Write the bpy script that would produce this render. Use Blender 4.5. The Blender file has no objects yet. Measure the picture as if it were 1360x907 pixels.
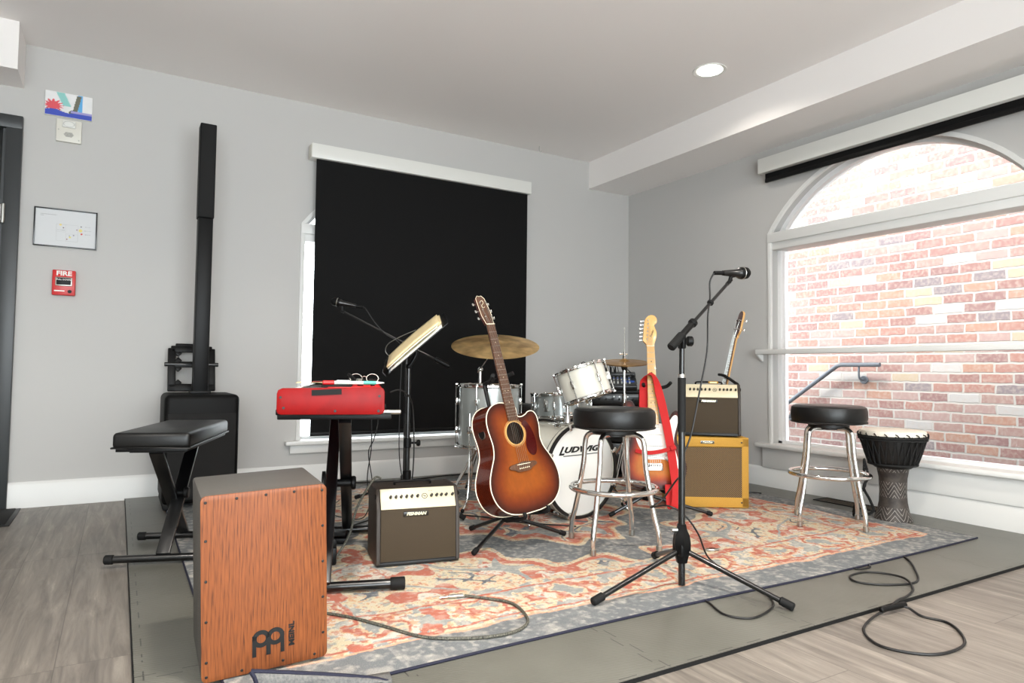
import bpy, bmesh, math, random
import numpy as np
from mathutils import Vector, Matrix, Euler
random.seed(7)
PI = math.pi
RA = math.radians
SC = bpy.context.scene
COL = SC.collection

# ------------------------------------------------------------------ materials
def _nt(name):
    m = bpy.data.materials.new(name); m.use_nodes = True
    nt = m.node_tree
    return m, nt, nt.nodes['Principled BSDF']

def lin(c):
    return tuple((v / 12.92 if v <= .04045 else ((v + .055) / 1.055) ** 2.4) for v in c)

def mat(name, col, rough=.5, metal=0, noise=0, nscale=20, bump=0, bscale=200, spec=.5, coat=0, col2=None, stretch=(1, 1, 1), sheen=0):
    """colour given in sRGB 0..1; optional noise mix towards col2 and bump"""
    m, nt, b = _nt(name)
    L = nt.links
    c = lin(col)
    b.inputs['Base Color'].default_value = (*c, 1)
    b.inputs['Roughness'].default_value = rough
    b.inputs['Metallic'].default_value = metal
    b.inputs['Specular IOR Level'].default_value = spec
    b.inputs['Coat Weight'].default_value = coat
    b.inputs['Coat Roughness'].default_value = .08
    if sheen: b.inputs['Sheen Weight'].default_value = sheen
    tc = nt.nodes.new('ShaderNodeTexCoord')
    mp = nt.nodes.new('ShaderNodeMapping'); mp.inputs['Scale'].default_value = stretch
    L.new(tc.outputs['Object'], mp.inputs['Vector'])
    n = nt.nodes.new('ShaderNodeTexNoise'); n.inputs['Scale'].default_value = nscale; n.inputs['Detail'].default_value = 4
    L.new(mp.outputs['Vector'], n.inputs['Vector'])
    if noise or col2:
        mx = nt.nodes.new('ShaderNodeMix'); mx.data_type = 'RGBA'
        c2 = lin(col2) if col2 else tuple(v * .75 for v in c)
        mx.inputs[6].default_value = (*c, 1); mx.inputs[7].default_value = (*c2, 1)
        rp = nt.nodes.new('ShaderNodeMapRange')
        rp.inputs['From Min'].default_value = .35; rp.inputs['From Max'].default_value = .65
        rp.inputs['To Max'].default_value = noise or 1
        L.new(n.outputs['Fac'], rp.inputs['Value']); L.new(rp.outputs['Result'], mx.inputs[0])
        L.new(mx.outputs[2], b.inputs['Base Color'])
    if bump:
        n2 = nt.nodes.new('ShaderNodeTexNoise'); n2.inputs['Scale'].default_value = bscale; n2.inputs['Detail'].default_value = 3
        L.new(mp.outputs['Vector'], n2.inputs['Vector'])
        bp = nt.nodes.new('ShaderNodeBump'); bp.inputs['Strength'].default_value = bump; bp.inputs['Distance'].default_value = .002
        L.new(n2.outputs['Fac'], bp.inputs['Height']); L.new(bp.outputs['Normal'], b.inputs['Normal'])
    return m

def mnode(nt, op, a, b=None, c=None):
    n = nt.nodes.new('ShaderNodeMath'); n.operation = op
    for i, v in enumerate((a, b, c)):
        if v is None: continue
        if isinstance(v, (int, float)): n.inputs[i].default_value = v
        else: nt.links.new(v, n.inputs[i])
    return n.outputs[0]

def ramp(nt, fac, stops, interp='LINEAR'):
    r = nt.nodes.new('ShaderNodeValToRGB'); r.color_ramp.interpolation = interp
    els = r.color_ramp.elements
    while len(els) < len(stops): els.new(.5)
    for e, (p, c) in zip(els, stops): e.position = p; e.color = (*lin(c), 1)
    nt.links.new(fac, r.inputs[0]); return r.outputs[0]

def attr_mat(name, rough=.6, coat=0, noise=.0, nscale=300, bump=0, bscale=400, spec=.5):
    m, nt, b = _nt(name)
    a = nt.nodes.new('ShaderNodeAttribute'); a.attribute_name = 'paint'
    b.inputs['Roughness'].default_value = rough; b.inputs['Coat Weight'].default_value = coat
    b.inputs['Specular IOR Level'].default_value = spec
    tc = nt.nodes.new('ShaderNodeTexCoord')
    out = a.outputs['Color']
    n = nt.nodes.new('ShaderNodeTexNoise'); n.inputs['Scale'].default_value = nscale; n.inputs['Detail'].default_value = 3
    nt.links.new(tc.outputs['Object'], n.inputs['Vector'])
    if noise:
        mr = nt.nodes.new('ShaderNodeMapRange'); mr.inputs['From Min'].default_value = .3; mr.inputs['From Max'].default_value = .7
        mr.inputs['To Min'].default_value = 1 - noise; mr.inputs['To Max'].default_value = 1 + noise * .6
        nt.links.new(n.outputs['Fac'], mr.inputs['Value'])
        vm = nt.nodes.new('ShaderNodeVectorMath'); vm.operation = 'SCALE'
        nt.links.new(out, vm.inputs[0]); nt.links.new(mr.outputs['Result'], vm.inputs['Scale']); out = vm.outputs[0]
    nt.links.new(out, b.inputs['Base Color'])
    if bump:
        n2 = nt.nodes.new('ShaderNodeTexNoise'); n2.inputs['Scale'].default_value = bscale
        nt.links.new(tc.outputs['Object'], n2.inputs['Vector'])
        bp = nt.nodes.new('ShaderNodeBump'); bp.inputs['Strength'].default_value = bump; bp.inputs['Distance'].default_value = .004
        nt.links.new(n2.outputs['Fac'], bp.inputs['Height']); nt.links.new(bp.outputs['Normal'], b.inputs['Normal'])
    return m

M = {}
M['wall'] = mat('wall_paint', (.75, .745, .735), .75, bump=.08, bscale=350, noise=.12, nscale=1.3, col2=(.74, .735, .72))
M['ceil'] = mat('ceiling_paint', (.94, .925, .915), .8, bump=.05, bscale=300)
M['trim'] = mat('trim_paint', (.88, .88, .87), .4, bump=.03, bscale=60)
M['white'] = mat('white_plastic', (.88, .88, .86), .35)
M['offwhite'] = mat('device_plastic', (.85, .84, .80), .4)
M['bk'] = mat('black_plastic', (.03, .03, .032), .45, spec=.22, bump=.05)
M['bkm'] = mat('black_metal', (.03, .03, .033), .3, metal=.0, coat=.25)
M['bkmat'] = mat('black_rubber', (.045, .045, .045), .7, spec=.3, bump=.1)
M['bkspk'] = mat('speaker_shell', (.02, .02, .02), .55, spec=.18, bump=.2, bscale=500)
M['grille_bk'] = mat('speaker_grille', (.02, .02, .02), .8, bump=.5, bscale=900)
M['vinyl'] = mat('black_vinyl', (.035, .036, .036), .38, spec=.4, bump=.12, bscale=260)
M['chrome'] = mat('chrome', (.88, .88, .87), .09, metal=1)
M['steel'] = mat('steel', (.70, .70, .68), .28, metal=1)
M['brass'] = mat('cymbal_bronze', (.98, .85, .60), .42, metal=1, col2=(.66, .50, .32), noise=.8, nscale=9)
M['brass2'] = mat('hihat_bronze', (.85, .66, .42), .28, metal=1, noise=.3, nscale=6)
M['silverwrap'] = mat('silver_drum_wrap', (.66, .68, .67), .25, coat=.8, metal=.35, noise=.25, nscale=40, stretch=(1, 1, .05))
M['whitewrap'] = mat('white_drum_wrap', (.86, .85, .80), .25, coat=.8, noise=.1, nscale=30)
M['head'] = mat('drum_head', (.93, .93, .91), .35, bump=.05)
M['headclear'] = mat('resonant_head', (.88, .78, .66), .3)
M['red'] = mat('red_lacquer', (.52, .008, .01), .42, spec=.2, noise=.5, nscale=18, col2=(.40, .01, .012))
M['redplain'] = mat('red_plastic', (.78, .10, .10), .35)
M['strap'] = mat('red_strap_webbing', (.68, .03, .035), .75, bump=.4, bscale=700)
M['knobbk'] = mat('knob_black', (.04, .035, .03), .35)
M['cream'] = mat('cream_panel', (.80, .755, .64), .4, metal=.15)
M['brownv'] = mat('brown_vinyl', (.165, .13, .10), .5, bump=.5, bscale=500, noise=.3, nscale=300)
M['blackstrip'] = mat('black_trim', (.03, .03, .03), .5)
M['badge'] = mat('badge_letters', (.88, .85, .72), .3, metal=.4)
M['badgebk'] = mat('badge_plate', (.10, .09, .075), .3)
M['ink'] = mat('black_ink', (.04, .035, .03), .5)
M['paper'] = mat('white_paper', (.93, .92, .88), .7, noise=.1)
M['manila'] = mat('manila_folder', (.98, .90, .70), .7, noise=.1)
M['cable'] = mat('cable_rubber', (.05, .05, .05), .5)
M['darkdoor'] = mat('charcoal_door_paint', (.19, .20, .205), .4, bump=.04)
M['doorleaf'] = mat('dark_door_leaf', (.13, .135, .135), .4, bump=.04)
M['blind'] = mat('black_blind_fabric', (.035, .035, .037), .75, spec=.2, bump=.35, bscale=500)
M['ivory'] = mat('ivory_binding', (.93, .90, .80), .35)
M['rosewood'] = mat('rosewood', (.38, .25, .17), .5, noise=.6, nscale=25, stretch=(4, 4, .6), col2=(.26, .16, .10))
M['maple'] = mat('maple_neck', (.86, .68, .42), .3, coat=.4, noise=.4, nscale=14, stretch=(3, 3, .4), col2=(.80, .60, .34))
M['mahog'] = mat('dark_mahogany_side', (.36, .12, .05), .22, coat=.7, noise=.7, nscale=12, stretch=(2, 2, .5), col2=(.17, .05, .03))
M['pickguard'] = mat('tortoise_pickguard', (.25, .035, .03), .25, coat=.5)
M['pearl'] = mat('white_pickguard_with_glare', (.93, .92, .89), .2, coat=.5)  # pickguard white that also carries the window's reflection
M['hole'] = mat('soundhole_interior', (.16, .10, .05), .8)
M['rugback'] = mat('rug_backing', (.36, .36, .36), .9, bump=.9, bscale=260, noise=.5, nscale=160, col2=(.52, .51, .49))
M['binding'] = mat('navy_rug_binding', (.07, .075, .16), .8, bump=.6, bscale=400)
M['rope'] = mat('black_rope', (.05, .05, .05), .8, bump=.6, bscale=300)
M['djskin'] = mat('goat_skin', (.93, .90, .84), .5, noise=.2, nscale=20)
M['ventmetal'] = mat('bronze_vent', (.30, .25, .19), .45, metal=.3)
M['railmetal'] = mat('grey_rail_paint', (.26, .275, .30), .5)
M['extwhite'] = mat('window_vinyl', (.92, .92, .92), .4)
M['teal'] = mat('teal_plastic', (.25, .66, .58), .4)
M['palegreen'] = mat('pale_pen', (.78, .86, .82), .4)
M['blueled'] = mat('blue_knobs_and_glow', (.15, .35, .75), .5)  # blue of a knob row; on the mixer display it stands for glow

def m_emit(name, col, s):
    m, nt, b = _nt(name)
    b.inputs['Base Color'].default_value = (.9, .9, .9, 1)
    b.inputs['Emission Color'].default_value = (*col, 1); b.inputs['Emission Strength'].default_value = s
    return m
M['lampglow'] = m_emit('lamp_diffuser', (1, .96, .88), 5)

def m_glass():
    m = bpy.data.materials.new('window_glass'); m.use_nodes = True
    nt = m.node_tree; nt.nodes.clear()
    o = nt.nodes.new('ShaderNodeOutputMaterial'); t = nt.nodes.new('ShaderNodeBsdfTransparent'); g = nt.nodes.new('ShaderNodeBsdfGlossy')
    t.inputs[0].default_value = (.96, .98, .98, 1); g.inputs['Roughness'].default_value = .02
    f = nt.nodes.new('ShaderNodeFresnel'); f.inputs[0].default_value = 1.2
    mx = nt.nodes.new('ShaderNodeMixShader')
    nt.links.new(f.outputs[0], mx.inputs[0]); nt.links.new(t.outputs[0], mx.inputs[1]); nt.links.new(g.outputs[0], mx.inputs[2])
    nt.links.new(mx.outputs[0], o.inputs[0]); return m
M['glass'] = m_glass()

def m_brick():
    m, nt, b = _nt('old_brick')
    L = nt.links
    tc = nt.nodes.new('ShaderNodeTexCoord')
    nz = nt.nodes.new('ShaderNodeTexNoise'); nz.inputs['Scale'].default_value = 14; nz.inputs['Detail'].default_value = 3
    L.new(tc.outputs['Object'], nz.inputs['Vector'])
    sep = nt.nodes.new('ShaderNodeSeparateXYZ'); L.new(tc.outputs['Object'], sep.inputs[0])
    sc = nt.nodes.new('ShaderNodeSeparateColor'); L.new(nz.outputs['Color'], sc.inputs[0])
    dy = mnode(nt, 'MULTIPLY', mnode(nt, 'SUBTRACT', sc.outputs[0], .5), .022)
    dz = mnode(nt, 'MULTIPLY', mnode(nt, 'SUBTRACT', sc.outputs[1], .5), .016)
    y = mnode(nt, 'DIVIDE', mnode(nt, 'ADD', sep.outputs[1], dy), .215)
    z = mnode(nt, 'DIVIDE', mnode(nt, 'ADD', sep.outputs[2], dz), .0745)
    row = mnode(nt, 'FLOOR', z)
    wn0 = nt.nodes.new('ShaderNodeTexWhiteNoise'); wn0.noise_dimensions = '1D'; L.new(row, wn0.inputs['W'])
    y2 = mnode(nt, 'ADD', y, mnode(nt, 'ADD', mnode(nt, 'MULTIPLY', row, .5), mnode(nt, 'MULTIPLY', wn0.outputs[0], .22)))
    cl = mnode(nt, 'FLOOR', y2)
    fy = mnode(nt, 'ABSOLUTE', mnode(nt, 'SUBTRACT', mnode(nt, 'FRACT', y2), .5))
    fz = mnode(nt, 'ABSOLUTE', mnode(nt, 'SUBTRACT', mnode(nt, 'FRACT', z), .5))
    ey = mnode(nt, 'MULTIPLY', mnode(nt, 'SUBTRACT', .5, fy), .215)
    ez = mnode(nt, 'MULTIPLY', mnode(nt, 'SUBTRACT', .5, fz), .0745)
    e = mnode(nt, 'MINIMUM', ey, ez)
    mr = nt.nodes.new('ShaderNodeMapRange'); mr.inputs['From Min'].default_value = .0055; mr.inputs['From Max'].default_value = .0085
    L.new(e, mr.inputs['Value'])
    cb = nt.nodes.new('ShaderNodeCombineXYZ'); L.new(cl, cb.inputs[0]); L.new(row, cb.inputs[1])
    wn = nt.nodes.new('ShaderNodeTexWhiteNoise'); wn.noise_dimensions = '2D'; L.new(cb.outputs[0], wn.inputs['Vector'])
    bc = ramp(nt, wn.outputs[0], [(0, (0.436, 0.297, 0.281)), (.2, (0.488, 0.330, 0.295)), (.36, (0.475, 0.363, 0.342)), (.5, (0.515, 0.370, 0.308)), (.62, (0.409, 0.284, 0.281)), (.74, (0.502, 0.403, 0.389)), (.84, (0.541, 0.482, 0.402)), (.9, (0.370, 0.330, 0.348)), (.95, (0.554, 0.541, 0.536))], 'CONSTANT')
    n3 = nt.nodes.new('ShaderNodeTexNoise'); n3.inputs['Scale'].default_value = 45; n3.inputs['Detail'].default_value = 5
    L.new(tc.outputs['Object'], n3.inputs['Vector'])
    f3 = nt.nodes.new('ShaderNodeMapRange'); f3.inputs['From Min'].default_value = .42; f3.inputs['From Max'].default_value = .72; f3.inputs['To Min'].default_value = .12; f3.inputs['To Max'].default_value = .6
    L.new(n3.outputs['Fac'], f3.inputs['Value'])
    mx0 = nt.nodes.new('ShaderNodeMix'); mx0.data_type = 'RGBA'; L.new(f3.outputs[0], mx0.inputs[0]); L.new(bc, mx0.inputs[6]); mx0.inputs[7].default_value = (*lin((.56, .51, .48)), 1)
    mx = nt.nodes.new('ShaderNodeMix'); mx.data_type = 'RGBA'; L.new(mr.outputs[0], mx.inputs[0])
    mx.inputs[6].default_value = (*lin((.56, .54, .52)), 1); L.new(mx0.outputs[2], mx.inputs[7])
    L.new(mx.outputs[2], b.inputs['Base Color']); b.inputs['Roughness'].default_value = .9
    bp = nt.nodes.new('ShaderNodeBump'); bp.inputs['Distance'].default_value = .01; bp.inputs['Strength'].default_value = .5
    L.new(mr.outputs[0], bp.inputs['Height']); L.new(bp.outputs[0], b.inputs['Normal'])
    return m
M['brick'] = m_brick()

def m_planks():
    m, nt, b = _nt('grey_vinyl_planks')
    L = nt.links
    tc = nt.nodes.new('ShaderNodeTexCoord')
    sep = nt.nodes.new('ShaderNodeSeparateXYZ'); L.new(tc.outputs['Object'], sep.inputs[0])
    x = mnode(nt, 'DIVIDE', sep.outputs[0], .185)
    row = mnode(nt, 'FLOOR', x)
    wr = nt.nodes.new('ShaderNodeTexWhiteNoise'); wr.noise_dimensions = '1D'; L.new(row, wr.inputs['W'])
    y = mnode(nt, 'ADD', mnode(nt, 'DIVIDE', sep.outputs[1], 1.22), wr.outputs[0])
    cb = nt.nodes.new('ShaderNodeCombineXYZ'); L.new(row, cb.inputs[0]); L.new(mnode(nt, 'FLOOR', y), cb.inputs[1])
    wn = nt.nodes.new('ShaderNodeTexWhiteNoise'); wn.noise_dimensions = '2D'; L.new(cb.outputs[0], wn.inputs['Vector'])
    base = ramp(nt, wn.outputs[0], [(0, (.36, .335, .31)), (.35, (.45, .425, .395)), (.7, (.52, .49, .455)), (1, (.40, .375, .35))])
    mp = nt.nodes.new('ShaderNodeMapping'); mp.inputs['Scale'].default_value = (16, 1.3, 1); L.new(tc.outputs['Object'], mp.inputs[0])
    ad = nt.nodes.new('ShaderNodeVectorMath'); ad.operation = 'ADD'; L.new(mp.outputs[0], ad.inputs[0]); L.new(wn.outputs['Color'], ad.inputs[1])
    n = nt.nodes.new('ShaderNodeTexNoise'); n.inputs['Scale'].default_value = 2.0; n.inputs['Detail'].default_value = 7; n.inputs['Roughness'].default_value = .65
    n.inputs['Distortion'].default_value = .6
    L.new(ad.outputs[0], n.inputs['Vector'])
    g = ramp(nt, n.outputs['Fac'], [(.28, (.24, .22, .205)), (.43, (.40, .375, .35)), (.6, (.53, .50, .465)), (.75, (.70, .67, .62))])
    mx = nt.nodes.new('ShaderNodeMix'); mx.data_type = 'RGBA'; mx.inputs[0].default_value = .55; L.new(base, mx.inputs[6]); L.new(g, mx.inputs[7])
    fx = mnode(nt, 'MULTIPLY', mnode(nt, 'SUBTRACT', .5, mnode(nt, 'ABSOLUTE', mnode(nt, 'SUBTRACT', mnode(nt, 'FRACT', x), .5))), .185)
    fy = mnode(nt, 'MULTIPLY', mnode(nt, 'SUBTRACT', .5, mnode(nt, 'ABSOLUTE', mnode(nt, 'SUBTRACT', mnode(nt, 'FRACT', y), .5))), 1.22)
    e = mnode(nt, 'LESS_THAN', mnode(nt, 'MINIMUM', fx, fy), .0013)
    mx2 = nt.nodes.new('ShaderNodeMix'); mx2.data_type = 'RGBA'; L.new(mnode(nt, 'MULTIPLY', e, .6), mx2.inputs[0]); L.new(mx.outputs[2], mx2.inputs[6]); mx2.inputs[7].default_value = (.05, .045, .04, 1)
    L.new(mx2.outputs[2], b.inputs['Base Color']); b.inputs['Roughness'].default_value = .42
    bp = nt.nodes.new('ShaderNodeBump'); bp.inputs['Distance'].default_value = .001; bp.inputs['Strength'].default_value = .3
    L.new(n.outputs['Fac'], bp.inputs['Height']); L.new(bp.outputs[0], b.inputs['Normal'])
    return m
M['planks'] = m_planks()

def m_mat():
    m, nt, b = _nt('foam_mat')
    L = nt.links
    tc = nt.nodes.new('ShaderNodeTexCoord')
    sep = nt.nodes.new('ShaderNodeSeparateXYZ'); L.new(tc.outputs['Object'], sep.inputs[0])
    def seam(a, o, off):
        # jigsaw teeth: the joint steps sideways with a square wave
        sq = mnode(nt, 'SIGN', mnode(nt, 'SINE', mnode(nt, 'MULTIPLY', o, 2 * PI / .12)))
        p = mnode(nt, 'DIVIDE', mnode(nt, 'ADD', mnode(nt, 'ADD', a, off), mnode(nt, 'MULTIPLY', sq, .011)), .61)
        d = mnode(nt, 'MULTIPLY', mnode(nt, 'SUBTRACT', .5, mnode(nt, 'ABSOLUTE', mnode(nt, 'SUBTRACT', mnode(nt, 'FRACT', p), .5))), .61)
        return d
    d = mnode(nt, 'MINIMUM', seam(sep.outputs[0], sep.outputs[1], 3.88), seam(sep.outputs[1], sep.outputs[0], 3.29))
    nv = nt.nodes.new('ShaderNodeTexNoise'); nv.inputs['Scale'].default_value = 7; L.new(tc.outputs['Object'], nv.inputs['Vector'])
    e = mnode(nt, 'LESS_THAN', d, .0019)
    e = mnode(nt, 'MULTIPLY', e, mnode(nt, 'MULTIPLY', mnode(nt, 'GREATER_THAN', nv.outputs['Fac'], .44), .8))
    n = nt.nodes.new('ShaderNodeTexNoise'); n.inputs['Scale'].default_value = 3; n.inputs['Detail'].default_value = 4; L.new(tc.outputs['Object'], n.inputs['Vector'])
    c = ramp(nt, n.outputs['Fac'], [(.3, (.335, .33, .30)), (.7, (.39, .385, .355))])
    mx = nt.nodes.new('ShaderNodeMix'); mx.data_type = 'RGBA'; L.new(e, mx.inputs[0]); L.new(c, mx.inputs[6]); mx.inputs[7].default_value = (.02, .02, .018, 1)
    L.new(mx.outputs[2], b.inputs['Base Color']); b.inputs['Roughness'].default_value = .40
    w = nt.nodes.new('ShaderNodeTexWave'); w.inputs['Scale'].default_value = 45; w.inputs['Distortion'].default_value = 2; w.bands_direction = 'DIAGONAL'
    L.new(tc.outputs['Object'], w.inputs['Vector'])
    bp = nt.nodes.new('ShaderNodeBump'); bp.inputs['Distance'].default_value = .0015; bp.inputs['Strength'].default_value = .35
    L.new(w.outputs['Fac'], bp.inputs['Height']); L.new(bp.outputs[0], b.inputs['Normal'])
    return m
M['foam'] = m_mat()

def m_check(name, c1, c2, scale, rot=0, rough=.8, axis='XZ', soft=.25):
    """woven grille cloth: two crossed waves"""
    m, nt, b = _nt(name); L = nt.links
    tc = nt.nodes.new('ShaderNodeTexCoord'); sep = nt.nodes.new('ShaderNodeSeparateXYZ'); L.new(tc.outputs['Object'], sep.inputs[0])
    a = mnode(nt, 'SINE', mnode(nt, 'MULTIPLY', sep.outputs[0], scale)); c = mnode(nt, 'SINE', mnode(nt, 'MULTIPLY', sep.outputs[2], scale))
    f = mnode(nt, 'ADD', mnode(nt, 'MULTIPLY', mnode(nt, 'MULTIPLY', a, c), soft * 2), .5)
    n = nt.nodes.new('ShaderNodeTexNoise'); n.inputs['Scale'].default_value = 500; L.new(tc.outputs['Object'], n.inputs['Vector'])
    f = mnode(nt, 'ADD', mnode(nt, 'MULTIPLY', f, .7), mnode(nt, 'MULTIPLY', n.outputs['Fac'], .3))
    L.new(ramp(nt, f, [(.3, c1), (.7, c2)]), b.inputs['Base Color']); b.inputs['Roughness'].default_value = rough
    bp = nt.nodes.new('ShaderNodeBump'); bp.inputs['Distance'].default_value = .001; bp.inputs['Strength'].default_value = .5
    L.new(f, bp.inputs['Height']); L.new(bp.outputs[0], b.inputs['Normal'])
    return m
M['grille_br'] = m_check('brown_grille_cloth', (.10, .075, .045), (.30, .24, .15), 1500)
M['grille_ox'] = m_check('checked_grille_cloth', (.16, .11, .06), (.50, .40, .26), 560, soft=.5)
M['tweed'] = m_check('yellow_tweed', (.66, .47, .14), (.80, .62, .27), 1300)

def m_cajonwood():
    m, nt, b = _nt('ash_veneer'); L = nt.links
    tc = nt.nodes.new('ShaderNodeTexCoord'); sep = nt.nodes.new('ShaderNodeSeparateXYZ'); L.new(tc.outputs['Object'], sep.inputs[0])
    # cathedral grain: parabola stacked around x = .06
    mp = nt.nodes.new('ShaderNodeMapping'); mp.inputs['Scale'].default_value = (1, 1, .12); L.new(tc.outputs['Object'], mp.inputs[0])
    n0 = nt.nodes.new('ShaderNodeTexNoise'); n0.inputs['Scale'].default_value = 14; n0.inputs['Detail'].default_value = 3; L.new(mp.outputs[0], n0.inputs['Vector'])
    xx = mnode(nt, 'SUBTRACT', sep.outputs[0], .075)
    q = mnode(nt, 'ADD', mnode(nt, 'ABSOLUTE', xx), mnode(nt, 'MULTIPLY', mnode(nt, 'ABSOLUTE', mnode(nt, 'SUBTRACT', sep.outputs[2], .1)), .045))
    q = mnode(nt, 'ADD', q, mnode(nt, 'MULTIPLY', n0.outputs['Fac'], .03))
    w = mnode(nt, 'SINE', mnode(nt, 'MULTIPLY', q, 700))
    mp2 = nt.nodes.new('ShaderNodeMapping'); mp2.inputs['Scale'].default_value = (1, 1, .03); L.new(tc.outputs['Object'], mp2.inputs[0])
    n1 = nt.nodes.new('ShaderNodeTexNoise'); n1.inputs['Scale'].default_value = 560; n1.inputs['Detail'].default_value = 3; L.new(mp2.outputs[0], n1.inputs['Vector'])
    f = mnode(nt, 'ADD', mnode(nt, 'MULTIPLY', w, .06), n1.outputs['Fac'])
    c = ramp(nt, f, [(.28, (.31, .16, .075)), (.42, (.45, .245, .125)), (.6, (.53, .295, .145)), (.8, (.56, .325, .17))])
    L.new(c, b.inputs['Base Color']); b.inputs['Roughness'].default_value = .45; b.inputs['Specular IOR Level'].default_value = .35
    return m
M['ash'] = m_cajonwood()
M['cajonbody'] = mat('grey_cajon_body', (.27, .26, .245), .6, bump=.4, bscale=700, noise=.6, nscale=500, col2=(.36, .35, .33))

def m_djwood():
    m, nt, b = _nt('carved_dark_wood'); L = nt.links
    tc = nt.nodes.new('ShaderNodeTexCoord'); sep = nt.nodes.new('ShaderNodeSeparateXYZ'); L.new(tc.outputs['Object'], sep.inputs[0])
    ang = mnode(nt, 'ARCTAN2', sep.outputs[1], sep.outputs[0])
    u = mnode(nt, 'MULTIPLY', ang, 7 / (2 * PI)); tri = mnode(nt, 'ABSOLUTE', mnode(nt, 'SUBTRACT', mnode(nt, 'FRACT', u), .5))
    v = mnode(nt, 'ADD', mnode(nt, 'MULTIPLY', sep.outputs[2], 38), mnode(nt, 'MULTIPLY', tri, 4.0))
    ln = mnode(nt, 'LESS_THAN', mnode(nt, 'ABSOLUTE', mnode(nt, 'SUBTRACT', mnode(nt, 'FRACT', v), .5)), .075)
    blk = mnode(nt, 'GREATER_THAN', mnode(nt, 'SINE', mnode(nt, 'MULTIPLY', sep.outputs[2], 46)), -.35)
    ln = mnode(nt, 'MULTIPLY', ln, blk)
    n = nt.nodes.new('ShaderNodeTexNoise'); n.inputs['Scale'].default_value = 30; L.new(tc.outputs['Object'], n.inputs['Vector'])
    c = ramp(nt, n.outputs['Fac'], [(.3, (.15, .13, .12)), (.7, (.27, .24, .22))])
    mx = nt.nodes.new('ShaderNodeMix'); mx.data_type = 'RGBA'; L.new(mnode(nt, 'MULTIPLY', ln, .8), mx.inputs[0]); L.new(c, mx.inputs[6]); mx.inputs[7].default_value = (*lin((.62, .60, .57)), 1)
    L.new(mx.outputs[2], b.inputs['Base Color']); b.inputs['Roughness'].default_value = .6
    return m
M['djwood'] = m_djwood()
M['burst'] = attr_mat('sunburst_lacquer', .45, coat=.08, noise=.10, nscale=40, spec=.22)
M['rugpaint'] = attr_mat('woven_rug', .95, noise=.22, nscale=260, bump=.6, bscale=500, spec=.1)
M['paint'] = attr_mat('painted_canvas', .6)
M['print'] = attr_mat('printed_sheet_behind_glass', .35, coat=.6)

# ------------------------------------------------------------------ mesh builder
def cr(pts, n=6, closed=False):
    P = [Vector(p) for p in pts]; out = []
    N = len(P)
    for i in range(N if closed else N - 1):
        if closed: a, b, c, d = P[(i - 1) % N], P[i], P[(i + 1) % N], P[(i + 2) % N]
        else: a, b, c, d = P[max(i - 1, 0)], P[i], P[i + 1], P[min(i + 2, N - 1)]
        for k in range(n):
            t = k / n
            out.append(.5 * ((2 * b) + (c - a) * t + (2 * a - 5 * b + 4 * c - d) * t * t + (3 * b - a - 3 * c + d) * t ** 3))
    if not closed: out.append(P[-1])
    return out

def frame_z(d):
    d = Vector(d).normalized()
    return d.to_track_quat('Z', 'Y').to_matrix().to_4x4()

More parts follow.
